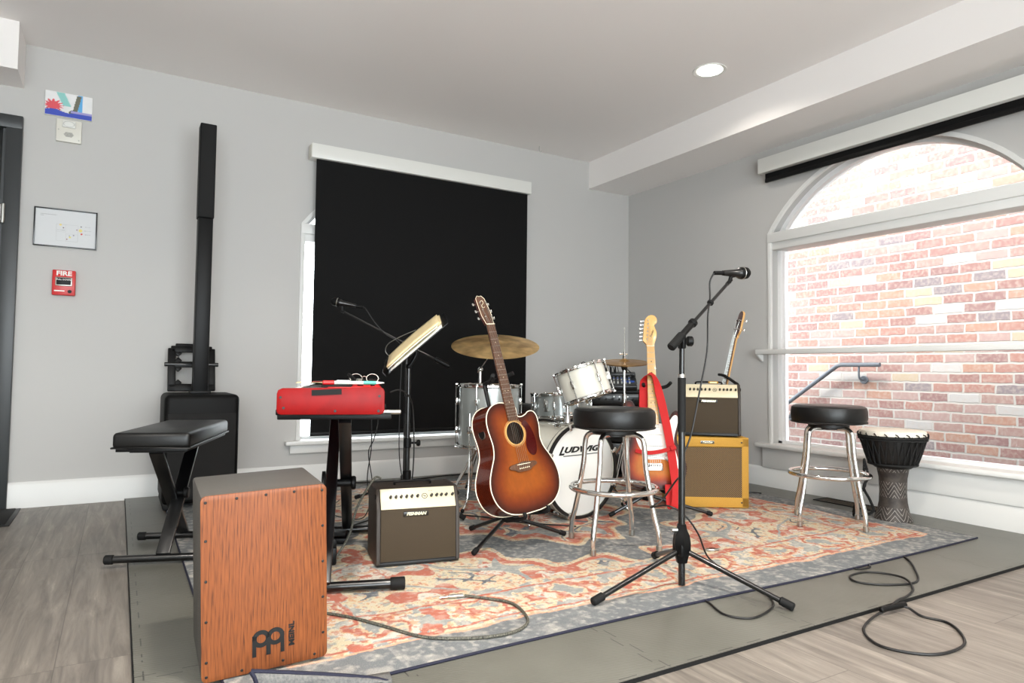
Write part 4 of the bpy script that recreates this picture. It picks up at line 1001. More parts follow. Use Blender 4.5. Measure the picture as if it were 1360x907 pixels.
b = MB(); b.box((0, 0, .008), (.055, .03, .014), bev=.003); b.build('case', 'tweed', t)
b = MB(); b.box((0, -.0152, .008), (.04, .001, .008)); b.build('label_strip', 'manila', t)
# ------------------------------------------------------------------ guitars
def outline_from(pts, n=6): 
    P = cr([(p[0], p[1], 0) for p in pts], n, closed=True); return [(p.x, p.y) for p in P]
def seg_dist(px, py, poly):
    A = np.array(poly); B = np.roll(A, -1, 0); best = np.full(px.shape, 9.)
    for a, c in zip(A, B):
        d = c - a; L2 = (d ** 2).sum() + 1e-12; t_ = np.clip(((px - a[0]) * d[0] + (py - a[1]) * d[1]) / L2, 0, 1)
        best = np.minimum(best, np.hypot(px - a[0] - t_ * d[0], py - a[1] - t_ * d[1]))
    return best
BURST = [(0, (.15, .05, .025)), (.12, (.24, .08, .03)), (.34, (.37, .14, .04)), (.66, (.47, .21, .05)), (1, (.54, .275, .075))]
def burst(dist, reach, stops=BURST):
    q = np.clip(dist / reach, 0, 1); P_ = [s[0] for s in stops]
    return np.stack([np.interp(q, P_, [s[1][k] for s in stops]) for k in range(3)], 1)
def rot_outline(out, c):
    """resample outline by angle about c so it can be lofted to a hole"""
    A = np.array(out) - np.array(c); ang = np.unwrap(np.arctan2(A[:, 1], A[:, 0])); return A
def top_plate(name, out, c, r0, y, parent, stops, reach, rings=26, dome=0, inv=1, m='burst'):
    A = np.array(out); n = len(A); cc_ = np.array(c)
    if r0: ang = np.arctan2(A[:, 1] - cc_[1], A[:, 0] - cc_[0]); I0 = cc_ + r0 * np.stack([np.cos(ang), np.sin(ang)], 1)
    else: I0 = np.tile(cc_, (n, 1)) + (A - cc_) * .001
    def pf(U, V):
        k = np.rint(U * n).astype(int) % n; P_ = I0[k] * (1 - V[:, None]) + A[k] * V[:, None]
        return np.stack([P_[:, 0], y + 0 * U - dome * (1 - V ** 4), P_[:, 1]], 1)
    def cf(U, V):
        k = np.rint(U * n).astype(int) % n; P_ = I0[k] * (1 - V[:, None]) + A[k] * V[:, None]
        dd = seg_dist(P_[:, 0], P_[:, 1], out); g = fbm(P_[:, 0] * 4 + 3, P_[:, 1] * .3 + 3, 40, 4)
        return burst(dd, reach, stops) * (.94 + .1 * g)[:, None]
    o = painted(name, pf, cf, n + 1, rings, m, parent)
    o.data.polygons.foreach_set('use_smooth', [True] * len(o.data.polygons)); return o

def acoustic(label, mtx):
    t = thing('acoustic_guitar', label, 'guitar', mtx=mtx)
    D = .105
    right = [(0, 0), (.07, .003), (.135, .022), (.180, .062), (.199, .118), (.193, .175), (.170, .225), (.146, .268), (.139, .305), (.146, .345), (.150, .375)]
    horn = [(.146, .408), (.130, .428), (.104, .430), (.080, .418), (.055, .412), (.034, .420), (.030, .462)]
    left = [(-.030, .484), (-.07, .486), (-.105, .474), (-.132, .448), (-.145, .412), (-.145, .372), (-.140, .335), (-.138, .302), (-.146, .262), (-.170, .218), (-.193, .170), (-.199, .118), (-.180, .062), (-.135, .022), (-.07, .003)]
    out = outline_from(right + horn + left, 4)
    SH = (0, .345)
    # sides
    b = MB(); n = len(out)
    b.quads([[Vector((p[0], y, p[1])) for y in (0.0, D)] for p in out + out[:1]]); b.build('rim', 'mahog', t)
    b = MB(); tt = bmesh.new(); f = tt.faces.new([tt.verts.new((p[0], D, p[1])) for p in out]); bmesh.ops.triangulate(tt, faces=[f]); b.add(tt); b.build('back', 'mahog', t)
    top_plate('soundboard', out, SH, .050, -.0005, t, BURST, .105)
    b = MB(); b.tube([(p[0], .0, p[1]) for p in out], .0024, 6, closed=True, smooth=False); b.build('front_binding', 'ivory', t)
    b = MB(); b.tube([(p[0], D, p[1]) for p in out], .0028, 6, closed=True, smooth=False); b.build('back_binding', 'ivory', t)
    b = MB(); b.torus(.056, .0010, Matrix.Translation((0, -.001, SH[1])) @ UP, 48, 6); b.torus(.0605, .0008, Matrix.Translation((0, -.001, SH[1])) @ UP, 48, 6); b.lathe([(.0495, 0), (.0535, 0), (.0535, .0012), (.0495, .0012)], Matrix.Translation((0, 0, SH[1])) @ UP, 40); b.build('rosette', 'maple', t)
    b = MB(); b.lathe([(.050, 0), (.050, -.004), (.047, -.004)], Matrix.Translation((0, 0, SH[1])) @ UP, 40); b.lathe([(0, 0), (.075, 0), (.075, .002), (0, .002)], Matrix.Translation((0, .06, SH[1])) @ UP, 40); b.build('soundhole', 'hole', t)
    pg = [(.046, .378), (.060, .392), (.078, .386), (.098, .350), (.108, .305), (.104, .262), (.090, .238), (.070, .236), (.052, .254), (.046, .285), (.054, .312), (.062, .345), (.056, .365)]
    b = MB(); b.prism(outline_from(pg, 4), .0008, .0022, UP); b.build('pickguard', 'pickguard', t)
    # bridge
    bo = [(-.078, .195), (-.074, .209), (-.04, .213), (0, .217), (.04, .213), (.074, .209), (.078, .195), (.05, .186), (.03, .176), (-.03, .176), (-.05, .186)]
    b = MB(); b.prism(outline_from(bo, 3), .0, .009, UP, bev=.002); br = b.build('bridge', 'rosewood', t)
    b = MB(); b.box((0, -.0105, .207), (.074, .004, .003), rot=(0, RA(1.5), 0)); b.build('saddle', 'ivory', br)
    for k in range(6):
        b = MB(); b.sphere((-.0265 + k * .0106, -.010, .190), .0028, n=10); b.build('bridge_pin', 'ivory', br)
    # neck
    NUT = .845
    def wd(z): return .0275 - (z - .40) / (NUT - .40) * .0058
    b = MB(); rows = []
    for z in (.44, .47, .49, .55, .65, .75, .83, NUT):
        ww = wd(z) - .001; dep = .075 if z < .46 else (.05 if z < .48 else .021)
        rows.append([Vector((ww * math.cos(a) * (1 if dep < .03 else .8 if a not in (0, PI) else 1), dep * math.sin(a) - .003, z)) for a in np.linspace(0, PI, 11)])
    b.quads(rows); b.build('neck', 'mahog', t)
    b = MB(); b.prism([(-wd(.40), .402), (wd(.40), .402), (wd(NUT), NUT), (-wd(NUT), NUT)], .001, .0075, UP, bev=.001); fb = b.build('fingerboard', 'rosewood', t)
    sc_ = .638
    b = MB()
    for k in range(1, 20):
        z = NUT - sc_ * (1 - 2 ** (-k / 12)); b.cyl((-wd(z), -.0078, z), (wd(z), -.0078, z), .0010, n=6)
    b.build('frets', 'steel', fb)
    b = MB()
    for k in (3, 5, 7, 9, 12, 15):
        z = NUT - sc_ * (1 - 2 ** (-(k - .5) / 12))
        for x in ((-.009, .009) if k == 12 else (0,)): b.cyl((x, -.0074, z), (x, -.0080, z), .0028, n=10)
    b.build('inlays', 'ivory', fb)
    b = MB(); b.box((0, -.0055, NUT + .002), (.044, .007, .005), bev=.001); b.build('nut', 'ivory', t)
    HM = Matrix.Translation((0, .001, NUT + .003)) @ Matrix.Rotation(RA(-13), 4, 'X')
    ho = [(-.022, 0), (-.026, .02), (-.031, .045), (-.029, .09), (-.026, .135), (-.012, .150), (0, .146), (.012, .150), (.026, .135), (.029, .09), (.031, .045), (.026, .02), (.022, 0)]
    hs = [(p[0] * .97, p[1]) for p in ho]
    b = MB(); b.prism(ho, -.012, .002, HM @ UP, bev=.0015); hd = b.build('headstock', 'mahog', t)
    b = MB(); b.prism([(p[0] * .9, .004 + p[1] * .96) for p in ho], .002, .0032, HM @ UP); b.build('head_veneer', 'rosewood', hd)
    b = MB(); b.tube([HM @ Vector((p[0] * .96, -.003, p[1])) for p in ho], .0012, 5, smooth=False); b.build('head_binding', 'ivory', hd)
    b = MB(); b.tube([HM @ Vector(p) for p in ((-.008, -.0038, .118), (.006, -.0038, .124), (.008, -.0038, .110), (-.006, -.0038, .098), (-.004, -.0038, .086), (.009, -.0038, .09))], .0011, 5); b.build('head_emblem', 'ivory', hd)
    for s in (-1, 1):
        for k in range(3):
            z = .035 + k * .037; b = MB()
            b.cyl((s * .017, -.002, z), (s * .017, -.014, z), .0035, n=10, M4=HM); b.cyl((s * .027, .007, z), (s * .040, .007, z), .0022, n=8, M4=HM)
            b.sphere((s * .044, .007, z), .007, (.55, .55, 1), n=10) if False else b.box((s * .0445, .007, z), (.010, .006, .014), bev=.0028, M4=HM); b.build('tuning_peg', 'chrome', hd)
    # strings
    b = MB()
    for k in range(6):
        x0 = -.0265 + k * .0106; x1 = -.018 + k * .0072; s = -1 if k < 3 else 1; kk = (k if k < 3 else 5 - k)
        e = HM @ Vector((s * .017, -.010, .035 + kk * .037))
        b.tube([(x0, -.010, .191), (x0, -.0135, .207), (x1, -.0100, NUT + .002), e], .00065, 5, smooth=False)
    b.build('strings', 'steel', t)
    # preamp on the bass side
    b = MB(); PM = Matrix.Translation((-.1425, .05, .375)) @ Matrix.Rotation(-PI / 2, 4, 'Y'); b.torus(.024, .003, PM, 28, 8, sy=.9, sx=1.15); b.build('preamp_ring', 'steel', t)
    b = MB(); b.lathe([(0, .003), (.022, .003), (.024, 0), (0, 0)], PM, 24, sx=1.15, sy=.9); b.build('preamp_panel', 'ink', t)
    b = MB(); b.cyl((0, D * .5, -.010), (0, D * .5, .004), .006, n=12, bev=.001); b.build('end_pin', 'steel', t)
    return t
AGM = Matrix.Translation((-2.388, -2.186, .193)) @ rotm(RA(11), RA(-15), -.092)
acoustic('sunburst cutaway acoustic guitar leaning back on a black stand in the middle of the rug', AGM)

def guitar_stand(label, gm, base, feet, neck_z, D, half_u=.07, hook='fork', cz=RG):
    """tripod floor stand: base hub on the ground at base(x,y); gm = guitar matrix"""
    t = thing('guitar_stand', label, 'stand', (base[0], base[1], cz), group='guitar stands')
    top = gm @ Vector((0, D + .028, neck_z)); hub = Vector((base[0], base[1], cz + .115))
    cr0 = gm @ Vector((0, D / 2, -.010)); 
    L = lambda p: loc_of(t, p)
    # upright follows the guitar's back
    mid = gm @ Vector((0, D + .035, .04))
    b = MB(); b.tube([L(hub), L(hub + Vector((0, 0, .05))), L(mid), L(gm @ Vector((0, D + .035, .25))), L(top)], .0095, 10, k=4); b.build('upright', 'bkm', t)
    b = MB(); b.box(L(hub), (.045, .045, .06), bev=.008); b.cyl(L(hub + Vector((.02, 0, 0))), L(hub + Vector((.055, 0, 0))), .010, n=12, bev=.002); b.build('hub', 'bk', t)
    for f in feet:
        f = Vector((f[0], f[1], cz + .012)); dr = (f - hub).normalized()
        b = MB(); b.tube([L(hub), L(f)], .009, 10, smooth=False); lg = b.build('leg', 'bkm', t)
        b = MB(); b.cyl(L(f - dr * .03), L(f + dr * .004), .0118, n=12, bev=.003); b.build('rubber_tip', 'bkmat', lg)
    # lower cradle arms
    for s in (-1, 1):
        a0 = gm @ Vector((0, D + .035, .03)); a1 = gm @ Vector((s * half_u, D + .02, -.008)); a2 = gm @ Vector((s * half_u, -.010, -.014)); a3 = gm @ Vector((s * half_u, -.022, .010))
        b = MB(); b.tube([L(a0), L(a1), L(a2), L(a3)], .0085, 8, k=5); b.build('cradle_arm', 'bkmat', t)
    # neck yoke
    if hook == 'fork':
        c0 = gm @ Vector((0, D + .028, neck_z))
        for s in (-1, 1):
            y0 = gm @ Vector((s * .02, .045, neck_z)); y1 = gm @ Vector((s * .042, .022, neck_z + .004)); y2 = gm @ Vector((s * .060, -.012, neck_z + .010))
            b = MB(); b.tube([L(c0), L(y0), L(y1), L(y2)], .0095, 8, k=4); b.build('yoke_arm', 'bkmat', t)
        b = MB(); b.tube([L(gm @ Vector((-.06, -.005, neck_z + .008))), L(gm @ Vector((-.078, .02, neck_z - .022))), L(gm @ Vector((-.065, .04, neck_z - .045)))], .0025, 6); b.build('retaining_strap', 'bkmat', t)
    return t
guitar_stand('black tripod guitar stand holding the sunburst acoustic guitar', AGM, (-2.385, -1.965), [(-2.639, -2.116), (-2.105, -2.02), (-2.45, -1.72)], .60, .105)

def electric(label, mtx, name='electric_guitar', bass=False):
    t = thing(name, label, 'bass guitar' if bass else 'guitar', mtx=mtx)
    D = .044
    pts = [(0, 0), (.09, .008), (.143, .045), (.163, .105), (.152, .165), (.128, .215), (.119, .262), (.130, .318), (.143, .362), (.140, .398), (.118, .405), (.098, .378), (.072, .345), (.045, .335), (.030, .345), (-.030, .352), (-.050, .356), (-.072, .378), (-.092, .420), (-.112, .452), (-.138, .450), (-.152, .412), (-.148, .362), (-.132, .312), (-.121, .262), (-.133, .205), (-.157, .150), (-.163, .095), (-.143, .040), (-.09, .006)]
    out = outline_from(pts, 4)
    core = (0, .18)
    SB = [(0, (.10, .03, .02)), (.3, (.38, .08, .03)), (.6, (.62, .24, .07)), (1, (.72, .42, .15))] if not bass else [(0, (.10, .03, .02)), (1, (.30, .07, .05))]
    top_plate('body_top', out, core, 0, -.0005, t, SB, .075)
    b = MB(); prof = [(0, .0), (.004, .006), (.005, D / 2), (.004, D - .006), (0, D)]
    A = np.array(out); N = np.roll(A, -1, 0) - np.roll(A, 1, 0); N /= np.linalg.norm(N, axis=1)[:, None] + 1e-9; N = np.stack([N[:, 1], -N[:, 0]], 1)
    rows = [[Vector((A[i][0] + N[i][0] * o_, y, A[i][1] + N[i][1] * o_)) for o_, y in prof] for i in list(range(len(A))) + [0]]
    b.quads(rows); tt = bmesh.new(); f = tt.faces.new([tt.verts.new((p[0], D, p[1])) for p in out]); bmesh.ops.triangulate(tt, faces=[f]); b.add(tt); b.build('body', 'mahog', t)
    pg = [(-.030, .345), (.030, .338), (.060, .336), (.085, .352), (.108, .380), (.126, .380), (.128, .345), (.112, .290), (.104, .250), (.108, .205), (.118, .160), (.124, .120), (.112, .098), (.092, .108), (.068, .140), (.040, .150), (-.02, .148), (-.052, .150), (-.058, .180), (-.080, .215), (-.098, .270), (-.112, .330), (-.120, .395), (-.108, .405), (-.090, .378), (-.062, .348)]  # drawn large: white by the treble horn stands in for reflected window
    b = MB(); b.prism(outline_from(pg, 3), .0008, .003, UP); pgo = b.build('pickguard', 'pearl' if not bass else 'ink', t)
    for k, z in enumerate((.165, .225, .285)):
        b = MB(); b.box((.0, -.006, z), (.084, .010, .017), rot=(0, RA(-10) if k == 0 else 0, 0), bev=.004); b.build('pickup', 'white' if not bass else 'ink', pgo)
    for k, (x, z) in enumerate(((.062, .155), (.085, .128), (.100, .115))):
        b = MB(); b.lathe([(0, .014), (.008, .014), (.011, 0), (0, 0)], Matrix.Translation((x, -.003, z)) @ UP, 16); b.build('control_knob', 'white', pgo)
    b = MB(); b.box((0, -.005, .110), (.082, .010, .038), bev=.003)
    for k in range(6): b.box((-.0265 + k * .0106, -.012, .112), (.009, .006, .026), bev=.002)
    b.build('bridge', 'chrome', t)
    NUT = .112 + (.648 if not bass else .76)
    def wd(z): return .0275 - (z - .35) / (NUT - .35) * .0068
    b = MB(); b.quads([[Vector(((wd(z) - .0005) * math.cos(a), .019 * math.sin(a) - .004, z)) for a in np.linspace(0, PI, 11)] for z in (.33, .40, .50, .60, .70, NUT)]); b.build('neck', 'maple', t)
    b = MB(); b.prism([(-wd(.33), .332), (wd(.33), .332), (wd(NUT), NUT), (-wd(NUT), NUT)], .003, .0095, UP, bev=.001); fb = b.build('fingerboard', 'maple' if not bass else 'rosewood', t)
    b = MB(); sc_ = NUT - .112
    for k in range(1, 21): z = NUT - sc_ * (1 - 2 ** (-k / 12)); b.cyl((-wd(z), -.0098, z), (wd(z), -.0098, z), .0011, n=6)
    b.build('frets', 'steel', fb)
    b = MB()
    for k in (3, 5, 7, 9, 12, 15):
        z = NUT - sc_ * (1 - 2 ** (-(k - .5) / 12))
        for x in ((-.010, .010) if k == 12 else (0,)): b.cyl((x, -.0094, z), (x, -.0101, z), .003, n=10)
    b.build('inlays', 'ink' if not bass else 'ivory', fb)
    b = MB(); b.box((0, -.008, NUT + .001), (.041, .006, .004), bev=.001); b.build('nut', 'ivory', t)
    HM = Matrix.Translation((0, .004, NUT)) @ Matrix.Rotation(RA(-3), 4, 'X')
    if not bass:
        ho = [(-.021, 0), (-.020, .012), (-.036, .030), (-.038, .040), (-.026, .140), (-.012, .172), (.012, .186), (.034, .180), (.044, .160), (.040, .138), (.028, .128), (.030, .112), (.038, .085), (.036, .055), (.028, .030), (.022, .012), (.021, 0)]
        npg, x0, dx = 6, -.031, .0032
        b = MB(); b.prism(outline_from(ho, 3), -.008, .006, HM @ UP, bev=.002); hd = b.build('headstock', 'maple', t)
        for k in range(6):
            z = .040 + k * .0225; x = -.030 + k * .0022; b = MB(); b.cyl((x + .012, -.006, z), (x + .012, -.016, z), .0035, n=10, M4=HM); b.cyl((x - .006, .006, z), (x - .020, .006, z), .002, n=8, M4=HM); b.box((x - .024, .006, z), (.010, .006, .013), bev=.0025, M4=HM); b.build('tuning_peg', 'chrome', hd)
        text('head_script', 'Fender', .016, HM @ Matrix.Translation((.012, -.0068, .075)) @ UP @ Matrix.Rotation(RA(70), 4, 'Z'), 'ink', hd, shear=.3)
        tips = [HM @ Vector((-.018 + k * .0022, -.012, .040 + k * .0225)) for k in range(6)]
    else:
        ho = [(-.021, 0), (-.024, .02), (-.040, .045), (-.036, .11), (-.030, .165), (0, .185), (.030, .165), (.036, .11), (.040, .045), (.024, .02), (.021, 0)]
        b = MB(); b.prism(outline_from(ho, 3), -.009, .005, HM @ UP, bev=.002); hd = b.build('headstock', 'maple', t)
        b = MB(); b.prism(outline_from([(p[0] * .96, p[1] * .98 + .002) for p in ho], 3), .005, .0068, HM @ UP); b.build('head_face', 'mahog', hd)
        for s in (-1, 1):
            for k in range(2):
                z = .060 + k * .06; b = MB(); b.cyl((s * .022, -.006, z), (s * .022, -.020, z), .006, n=12, M4=HM); b.cyl((s * .03, .012, z), (s * .058, .012, z), .003, n=8, M4=HM); b.box((s * .064, .012, z), (.014, .006, .022), bev=.0028, M4=HM); b.build('tuning_peg', 'chrome', hd)
        tips = [HM @ Vector((s * .022, -.015, .06 + k * .06)) for s, k in ((-1, 0), (-1, 1), (1, 1), (1, 0))]
    b = MB(); n = len(tips)
    for k in range(n):
        x0 = (-.0265 + k * .0106) if n == 6 else (-.027 + k * .018); x1 = (-.0175 + k * .007) if n == 6 else (-.015 + k * .010)
        b.tube([(x0, -.014, .105), (x0, -.0155, .118), (x1, -.0125, NUT), tips[k]], .0006 if n == 6 else .001, 5, smooth=False)
    b.build('strings', 'steel', t)
    for z in (-.006,):
        b = MB(); b.cyl((0, D / 2, -.012), (0, D / 2, 0), .006, n=12, bev=.001); b.build('strap_button', 'chrome', t)
    return t
EGM = Matrix.Translation((-1.564, -2.055, .205)) @ rotm(RA(-30), RA(-15), .017)
eg = electric('sunburst electric guitar with white pickguard and red strap, between bar stool and tweed amplifier', EGM)
# strap: hangs over the neck and down in front
def ribbon(b, pts, wdir, w, th=.0024, k=6, parent=None):
    P = cr(pts, k); t_ = bmesh.new(); rows = []
    wds = cr(wdir, k) if isinstance(wdir, list) else None
    for i, p in enumerate(P):
        d = (P[min(i + 1, len(P) - 1)] - P[max(i - 1, 0)]).normalized(); wv = Vector(wds[i] if wds else wdir); wv = (wv - d * wv.dot(d)).normalized(); n = d.cross(wv)
        rows.append([t_.verts.new(p + wv * a * w / 2 + n * c * th / 2) for a, c in ((-1, -1), (1, -1), (1, 1), (-1, 1))])
    for i in range(len(rows) - 1):
        for q in range(4): t_.faces.new((rows[i][q], rows[i][(q + 1) % 4], rows[i + 1][(q + 1) % 4], rows[i + 1][q]))
    t_.faces.new(rows[0][::-1]); t_.faces.new(rows[-1]); bmesh.ops.recalc_face_normals(t_, faces=t_.faces[:]); b.add(t_)
ei = EGM.inverted()
W2 = lambda *p: ei @ Vector(p)
b = MB()
gx = (EGM.to_3x3().inverted() @ Vector((.86, -.51, .0)))
ribbon(b, [(-.048, .02, .30), (-.046, .018, .42), (-.040, .015, .55), (-.036, -.005, .585), (-.012, -.028, .600), (.014, -.026, .570), (.034, -.030, .48), (.055, -.034, .36), (.072, -.038, .24), (.085, -.043, .10), (.092, -.050, -.01), (.082, -.045, -.085), (.066, -.03, -.085), (.062, -.028, .02)], [(1, 0, .2)] * 3 + [(.6, .8, .2), (.3, .8, .5), (.7, .6, .2)] + [(1, .1, .1)] * 8, .044)
st = b.build('strap', 'strap', eg)
b = MB(); ribbon(b, [(-.10, -.012, .190), (-.04, -.026, .178), (.03, -.040, .186), (.085, -.052, .205), (.10, -.047, .200)], (0, .1, 1), .020); b.box((.084, -.055, .203), (.030, .010, .022), bev=.003, rot=(0, RA(-20), 0)); b.build('strap_buckle', 'strap', st)
guitar_stand('black guitar stand holding the sunburst electric guitar with the red strap', EGM, (-1.455, -1.865), [(-1.655, -1.80), (-1.142, -2.036), (-1.40, -1.60)], .54, .044, half_u=.055, hook='none')
s_ = COL.objects['guitar_stand.001']
b = MB(); g = lambda *p: loc_of(s_, EGM @ Vector(p))
b.tube([g(0, .072, .54), g(.02, .06, .545), g(.05, .04, .54), g(.085, .02, .545), g(.10, -.01, .558)], .0095, 8); b.build('yoke_arm', 'bkmat', s_)
b = MB(); b.tube([g(0, .072, .54), g(-.02, .06, .545), g(-.035, .03, .54), g(-.045, -.002, .548)], .0095, 8); b.build('yoke_arm', 'bkmat', s_)

p0 = Vector((-.557, -1.494, .278)); p1 = Vector((-.42, -1.622, 1.21)); ax_ = (p1 - p0).normalized()
# bass: z axis along the neck, front facing left towards the window-less side
fyy = Vector((.909, -.418, 0)); fyy = (fyy - ax_ * fyy.dot(ax_)).normalized(); fx = fyy.cross(ax_)
BGM = Matrix((fx, fyy, ax_)).transposed().to_4x4(); BGM.translation = p1 - ax_ * 1.055
electric('dark red bass guitar with pale-backed headstock standing behind the stacked amplifiers', BGM, name='bass_guitar', bass=True)
bb = BGM @ Vector((0, .10, 0))
guitar_stand('black stand behind the stacked amplifiers, its curved arm hooking the bass guitar neck', BGM, (bb.x + .02, bb.y + .01), [(bb.x - .16, bb.y + .12), (bb.x + .22, bb.y + .13), (bb.x + .02, bb.y - .14)], .58, .044, half_u=.055, hook='none', cz=RG)
s_ = COL.objects['guitar_stand.002']
b = MB(); g = lambda *p: loc_of(s_, BGM @ Vector(p))
b.tube([g(0, .072, .58), g(.05, .06, .575), g(.075, .01, .59), g(.06, -.035, .61), g(.02, -.045, .615), g(-.03, -.045, .615)], .0095, 8); b.build('yoke_arm', 'bkmat', s_)
# ------------------------------------------------------------------ drum kit
def drum(t, R, D, shell, M4=None, nl=6, top='head', bot='headclear', lugs=True, hoop='chrome', hw=.014, skip=(), rods=True, lug_half=None):
    """drum with axis +Z from 0 to D in M4"""
    M4 = M4 or Matrix()
    b = MB(); b.lathe([(R - .006, .006), (R, .004), (R, D - .004), (R - .006, D - .006)], M4, 48); sh = b.build('shell', shell, t)
    for z, nm, m_, zz in ((D, 'batter_head', top, 1), (0, 'resonant_head', bot, -1)):
        b = MB(); b.lathe([(0, z + zz * .002), (R - .01, z + zz * .002), (R + .002, z), (R + .002, z - zz * .008)], M4, 48); b.build(nm, m_, t)
        b = MB(); z0 = z + zz * .007
        b.lathe([(R + .001, z0), (R + .004, z0 + zz * .003), (R + .011, z0 + zz * .002), (R + .012, z0 - zz * .003), (R + .006, z0 - zz * .005), (R + .006, z0 - zz * hw), (R + .012, z0 - zz * (hw + .003)), (R + .011, z0 - zz * (hw + .006)), (R + .002, z0 - zz * (hw + .005))], M4, 48, closed=True)
        b.build('hoop', hoop, t)
    for k in range(nl):
        a = 2 * PI * (k + .5) / nl
        RM_ = M4 @ Matrix.Rotation(a, 4, 'Z')
        b = MB()
        for z in ((D * .26, D * .74) if D > .2 else (D * .5,)):
            b.box((R + .010, 0, z), (.020, .017, .040 if D > .2 else .05), bev=.006, M4=RM_)
        if rods:
            b.cyl((R + .015, 0, -.012 + .0), (R + .015, 0, D + .012), .0028, n=8, M4=RM_)
            for z in (-.008, D + .008): b.box((R + .013, 0, z - (.0 if z > 0 else -.0)), (.018, .014, .012), bev=.003, M4=RM_)
        b.build('lug', 'chrome', t)
    return sh
# bass drum : axis towards the room
BX = Matrix.Translation((-1.80, -1.74, .272)) @ Matrix.Rotation(RA(6), 4, 'Z')
BR, BD = .238, .36
t = thing('bass_drum', 'white bass drum with lettered front head, behind the front bar stool', 'drum', mtx=BX)
AXY = Matrix.Rotation(PI / 2, 4, 'X')            # local +Z of the drum -> -Y (towards the room)
DM = Matrix.Translation((0, BD, 0)) @ AXY
b = MB(); b.lathe([(BR - .006, .004), (BR, .0), (BR, BD), (BR - .006, BD - .004)], DM, 64); b.build('shell', 'whitewrap', t)
b = MB(); b.lathe([(0, BD + .001), (BR - .012, BD + .001), (BR + .001, BD - .004)], DM, 64); b.build('front_head', 'head', t)
b = MB(); b.lathe([(0, -.001), (BR - .012, -.001), (BR + .001, .004)], DM, 64); b.build('batter_head', 'headclear', t)
for z0, zz, nm in ((BD, 1, 'front_hoop'), (0, -1, 'rear_hoop')):
    b = MB(); b.lathe([(BR + .001, z0 + zz * .012), (BR + .015, z0 + zz * .012), (BR + .017, z0 + zz * .008), (BR + .017, z0 - zz * .024), (BR + .015, z0 - zz * .028), (BR + .003, z0 - zz * .028)], DM, 64, closed=True); hp = b.build(nm, 'ink', t)
    b = MB(); b.lathe([(BR + .0172, z0 + zz * .000), (BR + .0182, z0 + zz * .000), (BR + .0182, z0 - zz * .018), (BR + .0172, z0 - zz * .018)], DM, 64, closed=True); b.build('hoop_inlay', 'whitewrap', hp)
for k in range(8):
    a = 2 * PI * (k + .5) / 8; b = MB(); RM_ = DM @ Matrix.Rotation(a, 4, 'Z')
    for z in (.09, BD - .09): b.box((BR + .010, 0, z), (.020, .018, .045), bev=.006, M4=RM_)
    b.cyl((BR + .022, 0, .0), (BR + .022, 0, BD), .003, n=8, M4=RM_)
    for z in (-.012, BD + .012): b.box((BR + .010, 0, z), (.034, .020, .010), bev=.003, M4=RM_)
    b.build('claw', 'chrome', t)
LM = Matrix.Translation((.0, -.0032, .105)) @ UP
text('head_lettering', 'L', .060, Matrix.Translation((-.148, -.003, .108)) @ UP, 'ink', t, shear=.45, bold=.0022, sx=1.2, ext=.0004)
text('head_lettering', 'UDWIG', .040, Matrix.Translation((-.008, -.003, .112)) @ UP, 'ink', t, shear=.35, bold=.0020, sx=1.75, spacing=1.02, ext=.0004)
b = MB(); b.box((-.005, -.0029, .084), (.255, .0008, .004), rot=(0, RA(-1), 0)); b.build('lettering_underline', 'ink', t)
# bent spurs
for s in (-1, 1):
    b = MB(); b.cyl((s * (BR + .006), .11, -.06), (s * (BR + .03), .11, -.07), .014, n=12, bev=.002); b.tube([(s * (BR + .02), .11, -.06), (s * (BR + .09), .03, -.18), (s * (BR + .115), .0, -.247)], .0065, 8, smooth=False); b.sphere((s * (BR + .115), 0, -.246), .009, n=10); b.build('spur', 'chrome', t)
# tom post on top of the shell
pm = Matrix.Translation((.01, .13, BR))
b = MB()
b.box((0, 0, .002), (.07, .085, .010), bev=.003, M4=pm); b.cyl((0, 0, 0), (0, 0, .045), .020, .013, n=16, M4=pm); b.cyl((0, 0, .03), (0, 0, .215), .0105, n=14, M4=pm)
b.cyl((-.03, 0, .058), (.03, 0, .058), .007, n=10, M4=pm)
b.build('tom_post', 'chrome', t)
# mounted tom
u_ax = Vector((-.20, .24, .90)).normalized()
xx = Vector((0, -1, 0)).cross(u_ax).normalized(); yy = u_ax.cross(xx)
TMX = Matrix((xx, yy, u_ax)).transposed().to_4x4(); TMX.translation = Vector((-1.700, -1.665, .655))
t = thing('rack_tom', 'small white tom drum tilted on the bass drum post, its peach underside showing', 'drum', mtx=TMX)
sh = drum(t, .134, .168, 'whitewrap', nl=6, hw=.010)
b = MB(); MM_ = Matrix.Rotation(RA(-118), 4, 'Z'); b.box((.140, 0, .09), (.012, .050, .065), bev=.006, M4=MM_); b.cyl((.138, 0, .08), (.165, 0, .08), .015, n=14, M4=MM_); b.tube([MM_ @ Vector(p) for p in ((.16, 0, .08), (.165, 0, .03), (.13, 0, -.02))], .0095, 8); b.build('tom_bracket', 'chrome', t)
b = MB(); b.lathe([(0, .002), (.017, .002), (.018, 0)], Matrix.Rotation(RA(-60), 4, 'Z') @ Matrix.Translation((.1338, 0, .115)) @ Matrix.Rotation(PI / 2, 4, 'Y'), 20, sx=1, sy=.7); b.build('maker_badge', 'badgebk', t)
